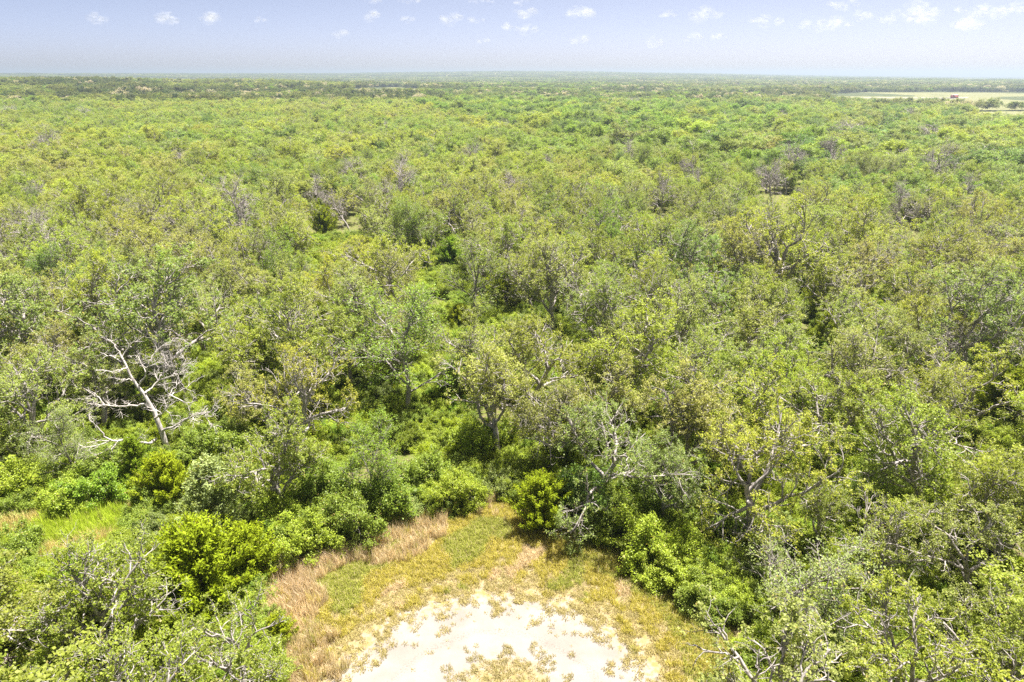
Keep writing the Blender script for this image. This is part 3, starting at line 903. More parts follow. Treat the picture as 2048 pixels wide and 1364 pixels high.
brush(20, 1335, 90, 'smaller brush pile in the bottom left corner', 12, 130, 0.6)
brush(232, 1000, 50, 'small tangle of dry twigs at the back right of the grassy glade', 13, 80, 0.6)
brush(278, 1048, 55, 'dry twig heap at the right end of the grassy glade, beside the largest cedar', 14, 90, 0.7)
brush(50, 845, 80, 'grey brush tangle at the left edge below the thick green shrub', 15, 110, 1.1)
brush(1690, 1195, 90, 'bare fallen branches tangled below the yellow-tinged thick-trunked oak', 16, 90, 1.2)

# ------------------------------------------------------------------ the wood: trees scattered between the placed ones
class Spots:
    def __init__(self, cell=14.0):
        self.cell = cell; self.g = {}
    def ok(self, x, y, r):
        c = self.cell; i, j = int(x // c), int(y // c)
        for a in (-1, 0, 1):
            for b in (-1, 0, 1):
                for (u, v, q) in self.g.get((i + a, j + b), ()):
                    if (u - x) ** 2 + (v - y) ** 2 < (r + q) ** 2: return False
        return True
    def add(self, x, y, r):
        self.g.setdefault((int(x // self.cell), int(y // self.cell)), []).append((x, y, r))

spots = Spots()
for (x, y, r, k) in PLANTS:
    if k in ('elm', 'thin'): spots.add(x, y, r * 0.8)
    elif k in ('oak', 'dead'): spots.add(x, y, r * 0.6)
    elif k == 'cedar': spots.add(x, y, min(r * 0.8, 2.4))
GREEN_BELT = [(820, 190), (880, 172), (1000, 160), (1250, 165), (1500, 200), (1640, 230), (1700, 330), (1500, 330), (1250, 290), (1050, 255), (930, 235), (850, 225)]
GREEN_BELT = np.array(GREEN_BELT, float)

def far_kind(px, py, u, x, y):
    """which tree grows here, and its colour"""
    nz = math.sin(x * 0.043 + 1.1) * math.sin(y * 0.037 + 0.4) + 0.6 * math.sin(x * 0.013 + y * 0.017)
    belt = bool(inside(GREEN_BELT, np.array([px]), np.array([py]))[0])
    right = px > 1500 and 165 < py < 360
    if belt:
        if u < 0.80: return 'elm', rnd.choice(['green', 'dark green', 'bright green', 'bright green', 'lime green', 'dark green'])
        if u < 0.815: return 'dead', 'olive'
        return 'oak', rnd.choice(['olive', 'green', 'khaki', 'grey-green'])
    if right:
        if u < 0.35: return 'elm', rnd.choice(['green', 'dark green', 'grey-green', 'lime green'])
        if u < 0.37: return 'dead', 'olive'
        return 'oak', rnd.choice(['grey-green', 'olive', 'khaki', 'dark green'])
    if u < 0.05 + 0.05 * (nz > 0.6) and math.hypot(x, y) > 80: return 'elm', rnd.choice(['green', 'bright green', 'green', 'dark green'])
    if u > 0.98 and math.hypot(x, y) > 110: return 'dead', 'olive'
    if nz > 0.35: return 'oak', rnd.choice(['khaki', 'khaki', 'olive', 'yellowish'])
    if nz < -0.45: return 'oak', rnd.choice(['grey-green', 'olive', 'green'])
    return 'oak', rnd.choice(['olive', 'khaki', 'olive', 'grey-green', 'yellowish'])

CAND = []
KEEP = [(80, 520, 640, 1060, 60.0), (-80, 275, 960, 1150, 52.0), (-30, 190, 1170, 1360, 36.0)]
for kind, px, py, w, tint, label, ref, var, sz in HAND:
    if kind in ('dead', 'thin', 'elm', 'cedar') and 340 < py < 900:
        KEEP.append((px - w * 0.55 - 15, px + w * 0.55 + 15, py - w * 0.1, py + w * 0.5 + 45, at(px, py, NOMINAL[kind][0])[1] - 1.0))
def scatter(d0, d1, tries, rmin, rmax):
    rg = np.random.default_rng(int(d0 * 7 + 5))
    lim = R(54) if d1 < 300 else R(42)
    az = rg.uniform(-lim, lim, tries)
    d = np.sqrt(rg.uniform(d0 ** 2, d1 ** 2, tries))
    X = d * np.sin(az); Y = d * np.cos(az)
    ok = np.ones(tries, bool)
    for F in FIELDS:
        ok &= ~inside(F, X, Y)
    c = inside(CLEAR, X, Y) | (dist_edge(CLEAR, X, Y) < 3.6) | inside(GLADE, X, Y) | (dist_edge(GLADE, X, Y) < 2.5)
    ok &= ~(c & (Y < 60)) & (Y > 20)
    rr = rg.uniform(rmin, rmax, tries); uu = rg.random(tries)
    for i in np.nonzero(ok)[0]:
        x, y, r = float(X[i]), float(Y[i]), float(rr[i])
        if d0 >= 240:
            px, py = project(x, y, 7.0)
            r *= 1.9 if inside(GREEN_BELT, np.array([px]), np.array([py]))[0] else 1.6 if px > 1500 else 1.2
        if spots.ok(x, y, r):
            px, py = project(x, y, 7.0)
            if any(x0 < px < x1 and y0 < py < y1 and y < yy for x0, x1, y0, y1, yy in KEEP): continue
            spots.add(x, y, r)
            k, t = far_kind(px, py, float(uu[i]), x, y)
            CAND.append((math.hypot(x, y), x, y, r, k, t, px, py))
scatter(24, 120, 18000, 2.2, 3.1)
scatter(120, 240, 39000, 2.4, 3.2)
scatter(240, 700, 90000, 2.5, 3.5)

# infill cedars between the near trees
for _ in range(60):
    az = rnd.uniform(-R(38), R(38)); d = math.sqrt(rnd.uniform(52 ** 2, 170 ** 2))
    x, y = d * math.sin(az), d * math.cos(az)
    if y < 62 and abs(x) < 18: continue
    px, py = project(x, y, 3.0)
    CAND.append((d, x, y, rnd.uniform(1.5, 2.3), 'cedar', rnd.choice(['mossy', 'yellow-green', 'yellow-green', 'bright green']), px, py))

CAND.sort(key=lambda c: c[0])
LIMIT = {'oak': 300 - sum(h[0] == 'oak' for h in HAND), 'elm': 60, 'dead': 26, 'cedar': 60}
used = {k: 0 for k in LIMIT}
single = []; REST = []
for c in CAND:
    inview = -60 < c[6] < 2110 and c[7] < 1450
    if c[4] == 'dead' and used['dead'] >= LIMIT['dead'] and c[0] < 235: continue
    if inview and used[c[4]] < LIMIT[c[4]] and c[0] < 235:
        used[c[4]] += 1; single.append(c)
    else:
        REST.append(c)

# each label names the tree's look and its rank on one side of a landmark
ORD = ['nearest', 'second', 'third', 'fourth', 'fifth', 'sixth', 'seventh', 'eighth', 'ninth', 'tenth', 'eleventh', 'twelfth', 'thirteenth', 'fourteenth', 'fifteenth', 'sixteenth']
NOUN = {'oak': 'oak', 'elm': 'leafy tree', 'dead': 'bare dead tree', 'cedar': 'cedar'}
def side_of(px, py, lx, ly):
    dx, dy = (px - lx), (py - ly) * 1.6
    if abs(dx) > abs(dy): return 'right of' if dx > 0 else 'left of'
    return 'in front of' if dy > 0 else 'behind'
def make_labels(items):
    rank = {}
    for li, (lx, ly, ph) in enumerate(LANDMARK):
        by = {}
        for i, c in enumerate(items):
            by.setdefault((c[4], side_of(c[6], c[7], lx, ly)), []).append((math.hypot(c[6] - lx, (c[7] - ly) * 1.6), i))
        for (kind, sd), lst in by.items():
            lst.sort()
            for n, (dist, i) in enumerate(lst[:16]):
                rank.setdefault(i, []).append((n + dist / 400.0, n, li, sd))
    out = []
    for i, c in enumerate(items):
        opts = sorted(rank.get(i, []))
        size = 'wide' if c[3] > 2.9 else 'slender' if c[3] < 2.5 else 'rounded'
        if c[4] == 'dead': look = 'grey'
        elif c[4] == 'cedar': look = c[5]
        else: look = size + ' ' + c[5]
        if opts:
            s_, n, li, sd = opts[0]
            if n == 0: lab = f'{look} {NOUN[c[4]]}, the nearest one {sd} {LANDMARK[li][2]}'
            else: lab = f'{look} {NOUN[c[4]]}, {ORD[n]} one {sd} {LANDMARK[li][2]}'
        else:
            lab = None
        if lab and len(lab.split()) > 16: lab = ' '.join(lab.split()[1:])
        if lab and len(lab.split()) > 16: lab = lab.replace(', the nearest one', ' nearest')
        if lab and len(lab.split()) > 16: lab = lab.replace('leafy tree', 'tree').replace('bare dead tree', 'dead tree')
        if lab and len(lab.split()) > 16: lab = NOUN[c[4]] + lab[lab.index(NOUN[c[4]].split()[-1]) + len(NOUN[c[4]].split()[-1]):]
        out.append(lab)
    return out
labels = make_labels(single)
for c, lab in zip(single, labels):
    d, x, y, r, k, t, px, py = c
    sc = r * 2 / 0.54 / NOMINAL[k][1] if k != 'cedar' else r * 2 / NOMINAL[k][1]
    if lab is None:
        lab = f'{t} {NOUN[k]} in the unbroken canopy in the middle distance'
    plant(k, x, y, sc, jit(TINT[t], 0.14), rnd.uniform(0, 2 * PI), rnd.randrange(8), lab, rnd.uniform(0.86, 1.14))

# ------------------------------------------------------------------ masses: one object each, fed by geometry nodes
def join_mesh(name, meshes):
    V = []; F = []; T = []; M = []; mats = []; n = 0
    for me in meshes:
        a = np.empty(len(me.vertices) * 3, np.float32); me.vertices.foreach_get('co', a)
        f = np.empty(len(me.loops), np.int32); me.loops.foreach_get('vertex_index', f)
        t = np.empty(len(me.polygons), np.int32); me.polygons.foreach_get('loop_total', t)
        V.append(a.reshape(-1, 3)); F.append(f + n); T.append(t); M.append(np.full(len(t), len(mats))); mats.append(me.materials[0]); n += len(a) // 3
    return mesh_from(name, np.concatenate(V), np.concatenate(F), np.concatenate(T), mats, np.concatenate(M))

def kit(name, meshes):
    c = bpy.data.collections.new(name)
    for i, me in enumerate(meshes):
        o = bpy.data.objects.new('%s_%02d' % (name, i), me)
        c.objects.link(o)
    return c

def mass(name, pts, var, rot, scl, tint, coll, label, cat, tilt=None):
    n = len(pts)
    me = bpy.data.meshes.new(name)
    me.vertices.add(n)
    me.vertices.foreach_set('co', np.asarray(pts, np.float32).ravel())
    a = me.attributes.new('var', 'INT', 'POINT'); a.data.foreach_set('value', np.asarray(var, np.int32))
    rv = np.zeros((n, 3), np.float32); rv[:, 2] = rot
    if tilt is not None: rv[:, 0] = tilt
    a = me.attributes.new('rot', 'FLOAT_VECTOR', 'POINT'); a.data.foreach_set('vector', rv.ravel())
    sv = np.asarray(scl, np.float32)
    if sv.ndim == 1: sv = np.repeat(sv[:, None], 3, 1)
    a = me.attributes.new('scl', 'FLOAT_VECTOR', 'POINT'); a.data.foreach_set('vector', np.ascontiguousarray(sv).ravel())
    a = me.attributes.new('tint', 'FLOAT_COLOR', 'POINT')
    tc = np.ones((n, 4), np.float32); tc[:, :3] = tint
    a.data.foreach_set('color', tc.ravel())
    o = link(name, me)
    ng = bpy.data.node_groups.new(name + '_nodes', 'GeometryNodeTree')
    ng.interface.new_socket('Geometry', in_out='INPUT', socket_type='NodeSocketGeometry')
    ng.interface.new_socket('Geometry', in_out='OUTPUT', socket_type='NodeSocketGeometry')
    N = ng.nodes.new; L = ng.links.new
    gi = N('NodeGroupInput'); go = N('NodeGroupOutput')
    ci = N('GeometryNodeCollectionInfo'); ci.inputs['Collection'].default_value = coll
    ci.inputs['Separate Children'].default_value = True; ci.inputs['Reset Children'].default_value = True
    ip = N('GeometryNodeInstanceOnPoints'); ip.inputs['Pick Instance'].default_value = True
    def named(nm, ty):
        x = N('GeometryNodeInputNamedAttribute'); x.data_type = ty; x.inputs['Name'].default_value = nm
        return [s for s in x.outputs if s.enabled][0]
    L(gi.outputs[0], ip.inputs['Points']); L(ci.outputs[0], ip.inputs['Instance'])
    L(named('var', 'INT'), ip.inputs['Instance Index'])
    e2r = N('FunctionNodeEulerToRotation'); L(named('rot', 'FLOAT_VECTOR'), e2r.inputs[0])
    L(e2r.outputs[0], ip.inputs['Rotation'])
    L(named('scl', 'FLOAT_VECTOR'), ip.inputs['Scale'])
    L(ip.outputs[0], go.inputs[0])
    md = o.modifiers.new('scatter', 'NODES'); md.node_group = ng
    tag(o, label, cat, None, 'stuff')
    return o

def far_crown(me, n, size, rng):
    """a distant tree: fewer, larger leaf masses at the places of the near crown's leaves"""
    a = np.empty(len(me.vertices) * 3, np.float32); me.vertices.foreach_get('co', a)
    c = a.reshape(-1, 4, 3).mean(1)
    c = c[rng.choice(len(c), n, replace=False)]
    v, f = leaf_quads(rng, c, rng.normal(0, 1, (n, 3)), size, size * 0.7, up=0.5)
    return mesh_from('far_crown', v, f, 4, [me.materials[0]])

frng = np.random.default_rng(99)
full = [join_mesh('wood_tree', [p for p in pr if p]) for k in ('mid_oak', 'mid_elm', 'dead', 'cedar') for pr in PROTO[k]]
IDX = {}; q_ = 0
for k in ('mid_oak', 'mid_elm', 'dead', 'cedar'):
    IDX[k.replace('mid_', '')] = (q_, len(PROTO[k])); q_ += len(PROTO[k])
low = [far_crown(PROTO['mid_oak'][i][1], 2600, 0.42, frng) for i in range(4)] + [far_crown(PROTO['mid_elm'][i][1], 2800, 0.42, frng) for i in range(2)]
LOW0 = q_
patch = []
for i in range(3):                       # a stand of several crowns for the far country
    V = []; n_ = 0
    for j in range(9):
        a = math.radians(137.5) * j; rr = 5.6 * math.sqrt(j)
        me = PROTO['mid_oak'][(i + j) % 4][1]
        c = np.empty(len(me.vertices) * 3, np.float32); me.vertices.foreach_get('co', c)
        c = c.reshape(-1, 4, 3).mean(1)
        c = c[frng.choice(len(c), 420, replace=False)] * frng.uniform(0.8, 1.25)
        V.append(c + np.array([rr * math.cos(a), rr * math.sin(a), 0]))
    c = np.concatenate(V)
    v, f = leaf_quads(frng, c, frng.normal(0, 1, (len(c), 3)), 1.1, 0.85, up=0.5)
    patch.append(mesh_from('far_stand', v, f, 4, [M_OAK]))
wood_kit = kit('wood_kit', full + low + patch)

pts = []; var = []; rot = []; scl = []; tin = []
for d, x, y, r, k, t, px, py in REST:
    pts.append((x, y, float(ground_height(x, y))))
    i0, n0 = IDX[k]
    var.append(i0 + rnd.randrange(n0)); rot.append(rnd.uniform(0, 2 * PI))
    sw = r * 2 / (0.56 if k != 'cedar' else 1) / NOMINAL[k][1] * rnd.uniform(0.9, 1.1)
    sh = (0.85 + 0.22 * (sw - 0.9)) * rnd.uniform(0.82, 1.22) if k != 'cedar' else sw
    scl.append((sw, sw, sh)); tin.append(jit(TINT[t], 0.14))
def far_points(d0, d1, per, seed):
    rg = np.random.default_rng(seed)
    n = int(R(84) / 2 * (d1 ** 2 - d0 ** 2) / per)
    az = rg.uniform(-R(42), R(42), n); d = np.sqrt(rg.uniform(d0 ** 2, d1 ** 2, n))
    X, Y = d * np.sin(az), d * np.cos(az)
    ok = np.ones(n, bool)
    for F in FIELDS: ok &= ~inside(F, X, Y)
    X, Y = X[ok], Y[ok]
    return rg, X, Y, ground_height(X, Y)
TN = list(TINT)
def far_tints(rg, X, Y, Z):
    px, py = project(X, Y, Z + 7)
    n = len(X)
    belt = inside(GREEN_BELT, px, py)
    base = np.array([TINT[t] for t in ('olive', 'khaki', 'grey-green', 'green', 'dark green')])
    nz = np.sin(X * 0.021 + 1.1) * np.sin(Y * 0.017 + 0.4) + 0.5 * np.sin(X * 0.006 + Y * 0.008)
    pick = rg.choice(5, n, p=[0.36, 0.24, 0.24, 0.08, 0.08])
    pick2 = rg.choice(5, n, p=[0.22, 0.06, 0.22, 0.25, 0.25])
    pick = np.where(belt | (nz < -0.5), pick2, pick)
    t = base[pick] * rg.uniform(0.55, 1.0, (n, 1)) * (0.74 + 0.26 * np.tanh(2 * nz))[:, None]
    br = rg.random(n) < np.where(belt, 0.15, 0.012)
    t[br] = np.array(TINT['bright green'])
    gr = rg.random(n) < 0.05
    t[gr] = (0.24, 0.21, 0.18)
    return t
for (d0, d1, per, v0, nv, seed, s0, s1) in ((700, 2600, 140, LOW0, 6, 5, 1.2, 2.4), (2600, 5200, 420, LOW0 + 6, 3, 6, 0.9, 1.5), (5200, 10500, 1000, LOW0 + 6, 3, 8, 1.0, 1.8)):
    rg, X, Y, Z = far_points(d0, d1, per, seed)
    n = len(X)
    pts += list(zip(X, Y, Z)); var += list(v0 + rg.integers(0, nv, n)); rot += list(rg.uniform(0, 2 * PI, n))
    sw = rg.uniform(s0, s1, n); sh = rg.uniform(0.75, 1.25, n) * (1.0 + 0.2 * np.sin(X * 0.019 + 0.7) * np.sin(Y * 0.013))
    scl += list(zip(sw, sw, sh)); tin += list(map(tuple, far_tints(rg, X, Y, Z)))
mass('distant_forest', pts, var, rot, scl, tin, wood_kit, 'unbroken oak woodland stretching from the middle distance to the horizon', 'forest')
print('forest instances', len(pts), 'single', used)

# ------------------------------------------------------------------ undergrowth beneath the near trees
u_kit = kit('undergrowth_kit', [join_mesh('bush', [p for p in pr if p]) for pr in PROTO['shrub']])
rg = np.random.default_rng(21)
n = 14000
az = rg.uniform(-R(54), R(54), n); d = np.sqrt(rg.uniform(22 ** 2, 150 ** 2, n))
X, Y = d * np.sin(az), d * np.cos(az)
bad = inside(CLEAR, X, Y) | (dist_edge(CLEAR, X, Y) < 1.4) | inside(GLADE, X, Y) | (dist_edge(GLADE, X, Y) < 0.6)
bad &= Y < 60
gap = np.sin(X * 0.31 + 2) * np.sin(Y * 0.27) + 0.5 * np.sin(X * 0.11 - Y * 0.13)
bad |= (gap < -0.95)
rim_n = 2600
rx, ry = rg.uniform(-24, 20, rim_n), rg.uniform(27, 54, rim_n)
re_ = dist_edge(CLEAR, rx, ry)
rk = ~((rx > 6) & (ry < 38)) & ~inside(CLEAR, rx, ry) & (re_ > 1.3) & (re_ < 4.8) & (rg.random(rim_n) < 0.75)
X = np.concatenate([X[~bad], rx[rk]]); Y = np.concatenate([Y[~bad], ry[rk]]); n = len(X)
base = np.array([TINT[t] for t in ('green', 'lime green', 'mossy', 'bright green', 'grey-green', 'yellow-green')])
tn = base[rg.choice(6, n, p=[0.24, 0.32, 0.12, 0.08, 0.06, 0.18])] * rg.uniform(0.8, 1.2, (n, 1))
mass('undergrowth', np.stack([X, Y, ground_height(X, Y)], 1), rg.integers(0, 4, n), rg.uniform(0, 2 * PI, n), rg.uniform(0.4, 0.95, n), tn, u_kit,
     'green undergrowth and low bushes between the tree trunks', 'undergrowth')

# ------------------------------------------------------------------ grass
def tuft(seed, blades, h, wd, spread, lean=0.5):
    rng = np.random.default_rng(seed)
    V = []; F = []
    for k in range(blades):
        a = rng.uniform(0, 2 * PI); rr = spread * math.sqrt(rng.random())
        b = np.array([rr * math.cos(a), rr * math.sin(a), -0.01])
        az = rng.uniform(0, 2 * PI); ln = h * rng.uniform(0.5, 1.15); le = lean * rng.uniform(0.2, 1)
        out_ = np.array([math.cos(az), math.sin(az), 0]); side = np.array([-math.sin(az), math.cos(az), 0]) * wd * 0.5
        m = b + out_ * ln * le * 0.35 + np.array([0, 0, ln * 0.6])
        t = b + out_ * ln * le + np.array([0, 0, ln * (1 - 0.35 * le)])
        i = len(V)
        V += [b - side, b + side, m + side * 0.8, m - side * 0.8, t]
        F += [i, i + 1, i + 2, i + 3]; F += [i + 3, i + 2, i + 4]
    cnt = np.array([4, 3] * blades)
    return mesh_from('tuft', V, F, cnt, [M_GRASS])
g_kit = kit('grass_kit', [tuft(1, 26, 0.34, 0.028, 0.22), tuft(2, 30, 0.26, 0.026, 0.26), tuft(3, 22, 0.42, 0.028, 0.2, 0.7), tuft(4, 26, 0.20, 0.03, 0.24, 0.9),
                          tuft(5, 34, 1.0, 0.028, 0.25, 0.45), tuft(6, 18, 0.10, 0.035, 0.13, 1.0)])
def noise2(x, y, s, seed):
    r_ = np.random.default_rng(seed); out = 0
    for k in range(5):
        a = r_.uniform(0, 2 * PI); f = s * r_.uniform(0.6, 1.8)
        out = out + np.sin((x * math.cos(a) + y * math.sin(a)) * f + r_.uniform(0, 6)) 
    return out / 5 ** 0.5
n = 38000
X = rg.uniform(-20, 16, n); Y = rg.uniform(25, 49, n)
r = np.hypot(X - SAND_C[0], Y - SAND_C[1]) 
rn = r + 1.3 * noise2(X, Y, 2.2, 1) + 1.0 * noise2(X, Y, 5.5, 2)
edge = dist_edge(CLEAR, X, Y); ins = inside(CLEAR, X, Y)
keep = (ins | (edge < 1.8)) & (rg.random(n) < smooth(9.3, 11.8, rn) + 0.25 * smooth(8.8, 9.6, rn))
isl = (np.hypot(X - ISLE_C[0], Y - ISLE_C[1]) + 1.0 * noise2(X, Y, 3.5, 3) < ISLE_R + 0.6) & (rg.random(n) < 0.6)
stray = (r < 9.8) & (rg.random(n) < 0.006 + 0.05 * smooth(7.0, 9.6, r))
use = keep | isl | stray
X, Y, r, rn, edge, isl = X[use], Y[use], r[use], rn[use], edge[use], isl[use]
n = len(X)
pat = noise2(X, Y, 0.55, 5) + 0.5 * noise2(X, Y, 1.6, 6)
t_y = np.array((0.258, 0.230, 0.054)); t_g = np.array((0.195, 0.205, 0.046)); t_t = np.array((0.33, 0.27, 0.175)); t_w = np.array((0.215, 0.185, 0.08))
tn = np.where((pat > 0.95)[:, None], t_t, np.where((pat < -0.8)[:, None], t_g, t_y))
low_ = rn < 12.0
tn = np.where(low_[:, None], t_w, tn)
rimL = (edge < 2.6 + 0.8 * noise2(X, Y, 1.2, 9)) & (X < -5)
tn = np.where((rimL & (rg.random(n) < 0.85))[:, None], t_t, tn)
rimR = (edge < 2.0) & (X > 4)
tn = np.where((rimR & (rg.random(n) < 0.6))[:, None], t_g, tn)
tn = tn * rg.uniform(0.85, 1.15, (n, 1))
vv = rg.choice(4, n)
vv = np.where(low_, 3, vv); vv = np.where(low_ & (rg.random(n) < 0.5), 5, vv)
vv = np.where(isl, rg.choice([3, 5], n), vv); vv = np.where(rimL & (rg.random(n) < 0.22), 4, vv)
sc_ = rg.uniform(0.7, 1.2, n) * np.where(isl, 0.8, 1)
tn = np.where(isl[:, None], np.array((0.19, 0.165, 0.07)) * rg.uniform(0.8, 1.2, (n, 1)), tn)
mass('meadow_grass', np.stack([X, Y, np.asarray(ground_height(X, Y))], 1), vv, rg.uniform(0, 2 * PI, n), sc_, tn, g_kit,
     'dry mustard and green grass ringing the sandy turnaround', 'grass')
# taller green grass of the glade on the left
gx0, gy0 = GLADE.min(0); gx1, gy1 = GLADE.max(0)
n = 6000
X = rg.uniform(gx0 - 2, gx1 + 2, n); Y = rg.uniform(gy0 - 2, gy1 + 2, n)
k_ = inside(GLADE, X, Y) | (dist_edge(GLADE, X, Y) < 1.2)
X, Y = X[k_], Y[k_]; n = len(X)
pat = noise2(X, Y, 0.8, 8)
tn = np.where((pat > 0.7)[:, None], np.array((0.30, 0.26, 0.11)), np.array((0.225, 0.275, 0.028))) * rg.uniform(0.85, 1.15, (n, 1))
mass('glade_grass', np.stack([X, Y, np.asarray(ground_height(X, Y))], 1), rg.choice([0, 2, 2, 4], n), rg.uniform(0, 2 * PI, n), rg.uniform(0.8, 1.4, n) * 0.9, tn, g_kit,
     'tall light green grass in the small glade at the left', 'grass')
# straw-coloured tall grass in the notch at the back of the meadow and along its left rim
px_ = np.concatenate([rg.normal(968, 20, 230), rg.normal(660, 45, 240), rg.normal(590, 18, 200), rg.normal(1360, 14, 60)])
py_ = np.concatenate([rg.normal(975, 22, 230), 1122 - (px_[230:470] - 660) * 0.42 + rg.normal(0, 8, 240), rg.normal(1178, 22, 200), rg.normal(1120, 22, 60)])
XY = np.array([at(a, b) for a, b in zip(px_, py_)])
n = len(XY)
tn = np.array((0.34, 0.275, 0.19)) * rg.uniform(0.75, 1.15, (n, 1))
mass('straw_grass', np.concatenate([XY, np.zeros((n, 1))], 1), np.full(n, 4), rg.uniform(0, 2 * PI, n), rg.uniform(0.6, 1.25, n), tn, g_kit,
     'straw coloured tall dry grass at the back notch and left rim of the meadow', 'dry grass')

# ------------------------------------------------------------------ far buildings
M_WALL_W = plain_material('white_wall', (0.72, 0.72, 0.70), 0.7, 0.05)
M_WALL_T = plain_material('tan_wall', (0.48, 0.40, 0.32), 0.8, 0.08)
M_ROOF_G = plain_material('grey_roof', (0.42, 0.40, 0.39), 0.7, 0.08)
M_ROOF_P = plain_material('pinkish_roof', (0.46, 0.37, 0.33), 0.8, 0.08)
M_ROOF_W = plain_material('white_metal_roof', (0.78, 0.78, 0.78), 0.4, 0.04)
M_RED = plain_material('red_siding', (0.42, 0.075, 0.06), 0.6, 0.08)
M_GLASS = plain_material('window_glass', (0.05, 0.06, 0.07), 0.15, 0.05)
M_ORANGE = plain_material('terracotta_roof', (0.62, 0.40, 0.22), 0.8, 0.08)

def box_mesh(name, boxes, mat):
    V = []; F = []
    for (x0, y0, z0, x1, y1, z1) in boxes:
        i = len(V)
        V += [(x0, y0, z0), (x1, y0, z0), (x1, y1, z0), (x0, y1, z0), (x0, y0, z1), (x1, y0, z1), (x1, y1, z1), (x0, y1, z1)]
        for q in ((0, 3, 2, 1), (4, 5, 6, 7), (0, 1, 5, 4), (1, 2, 6, 5), (2, 3, 7, 6), (3, 0, 4, 7)): F += [i + k for k in q]
    return mesh_from(name, V, F, 4, [mat])
def building(name, px, py, w, dpt, h, rise, wall, roof, label, cat, rz=0.0, door=True, dist=None, wins=3):
    x, y = at(px, py)
    if dist:
        f = dist / y; x, y = x * f, y * f
    z = float(ground_height(x, y))
    root = empty(name, (x, y, z), rz)
    tag(root, label, cat)
    link('wall', box_mesh('wall', [(-w / 2, -dpt / 2, -0.3, w / 2, dpt / 2, h)], wall), root)
    e = 0.45
    V = [(-w / 2 - e, -dpt / 2 - e, h - .1), (w / 2 + e, -dpt / 2 - e, h - .1), (w / 2 + e, dpt / 2 + e, h - .1), (-w / 2 - e, dpt / 2 + e, h - .1), (-w / 2 - e, 0, h + rise), (w / 2 + e, 0, h + rise)]
    F = [0, 1, 5, 4, 2, 3, 4, 5, 0, 4, 3, 1, 2, 5, 3, 2, 1, 0]
    # the gable roof: two slopes, two ends, underside lifted clear of the wall top
    V = [(a, b, c + (0.13 if c < h else 0)) for a, b, c in V]
    link('roof', mesh_from('roof', V, F, np.array([4, 4, 3, 3, 4]), [roof]), root)
    for i in range(wins):
        cx = -w / 2 + w * (i + 0.5) / wins
        if door and i == wins // 2:
            link('door', box_mesh('door', [(cx - 0.6, -dpt / 2 - 0.05, 0, cx + 0.6, -dpt / 2 - 0.003, 2.1)], M_GLASS), root)
        else:
            link('window', box_mesh('window', [(cx - 0.7, -dpt / 2 - 0.05, 0.9, cx + 0.7, -dpt / 2 - 0.003, 2.0)], M_GLASS), root)
    return root
building('red_barn', 1908, 197, 8, 6, 3.6, 1.6, M_RED, M_ROOF_P, 'red barn at the end of the pale track on the hay field', 'barn', 0.2)
building('shed', 1728, 184, 9, 6, 3.2, 1.4, M_WALL_W, M_ROOF_W, 'white shed at the far left corner of the hay field', 'shed', 0.1)
building('shed', 1706, 184.5, 9, 5, 2.4, 0.9, M_WALL_W, M_ROOF_W, 'low white shed left of the other white shed by the hay field', 'shed', -0.1)
building('farmhouse', 1986, 182, 16, 9, 3.4, 2.4, M_WALL_W, M_ROOF_P, 'white farmhouse with a pinkish roof at the far edge of the hay field', 'house', -0.15, wins=5)
building('farmhouse', 1887, 258, 15, 9, 3.2, 2.3, M_WALL_T, M_ROOF_P, 'house with a pinkish roof half hidden by trees right of the lawn', 'house', 0.35, wins=4)
building('farmhouse', 1938, 269, 17, 8, 2.8, 2.0, M_WALL_W, M_ORANGE, 'long low house with an orange-tan roof among trees at the right', 'house', 0.1, wins=5)
building('farmhouse', 866, 174, 20, 10, 3.6, 2.4, M_WALL_W, M_ROOF_G, 'grey-roofed house at the top of the small far pasture', 'house', 0.1, wins=5)
for (px, py, w, dist, lab) in [(777, 155, 17, 3600, 'small white house far off above the far pasture'), (822, 152, 13, 3900, 'white house far off right of the other small white house'),
                               (1812, 157, 15, 2900, 'white far house near the horizon at the right'), (1827, 157, 11, 2900, 'smaller white house beside the white far house'),
                               (1930, 156, 18, 3100, 'pale house under the tallest far trees at the right')]:
    x, y = at(px, 175); f = dist / y
    x = (px - 1024) / LENS_PX * dist * math.cos(PITCH) * 1.06
    z = float(ground_height(x, dist)) 
    rt = building('far_house', 1024, 300, w, 9, 5.0, 3.0, M_WALL_W, M_ROOF_W, lab, 'house', 0.1, wins=3)
    rt.location = (x, dist, z + 0.0)
sl = at(1746, 262)
rt = tag(link('concrete_slab', box_mesh('concrete_slab', [(-4.0, -1.6, -0.1, 4.0, 1.6, 0.5)], M_SLAB)), 'white concrete slab lying on the bright far lawn', 'slab')
rt.location = (sl[0], sl[1], float(ground_height(*sl)) + 0.1)

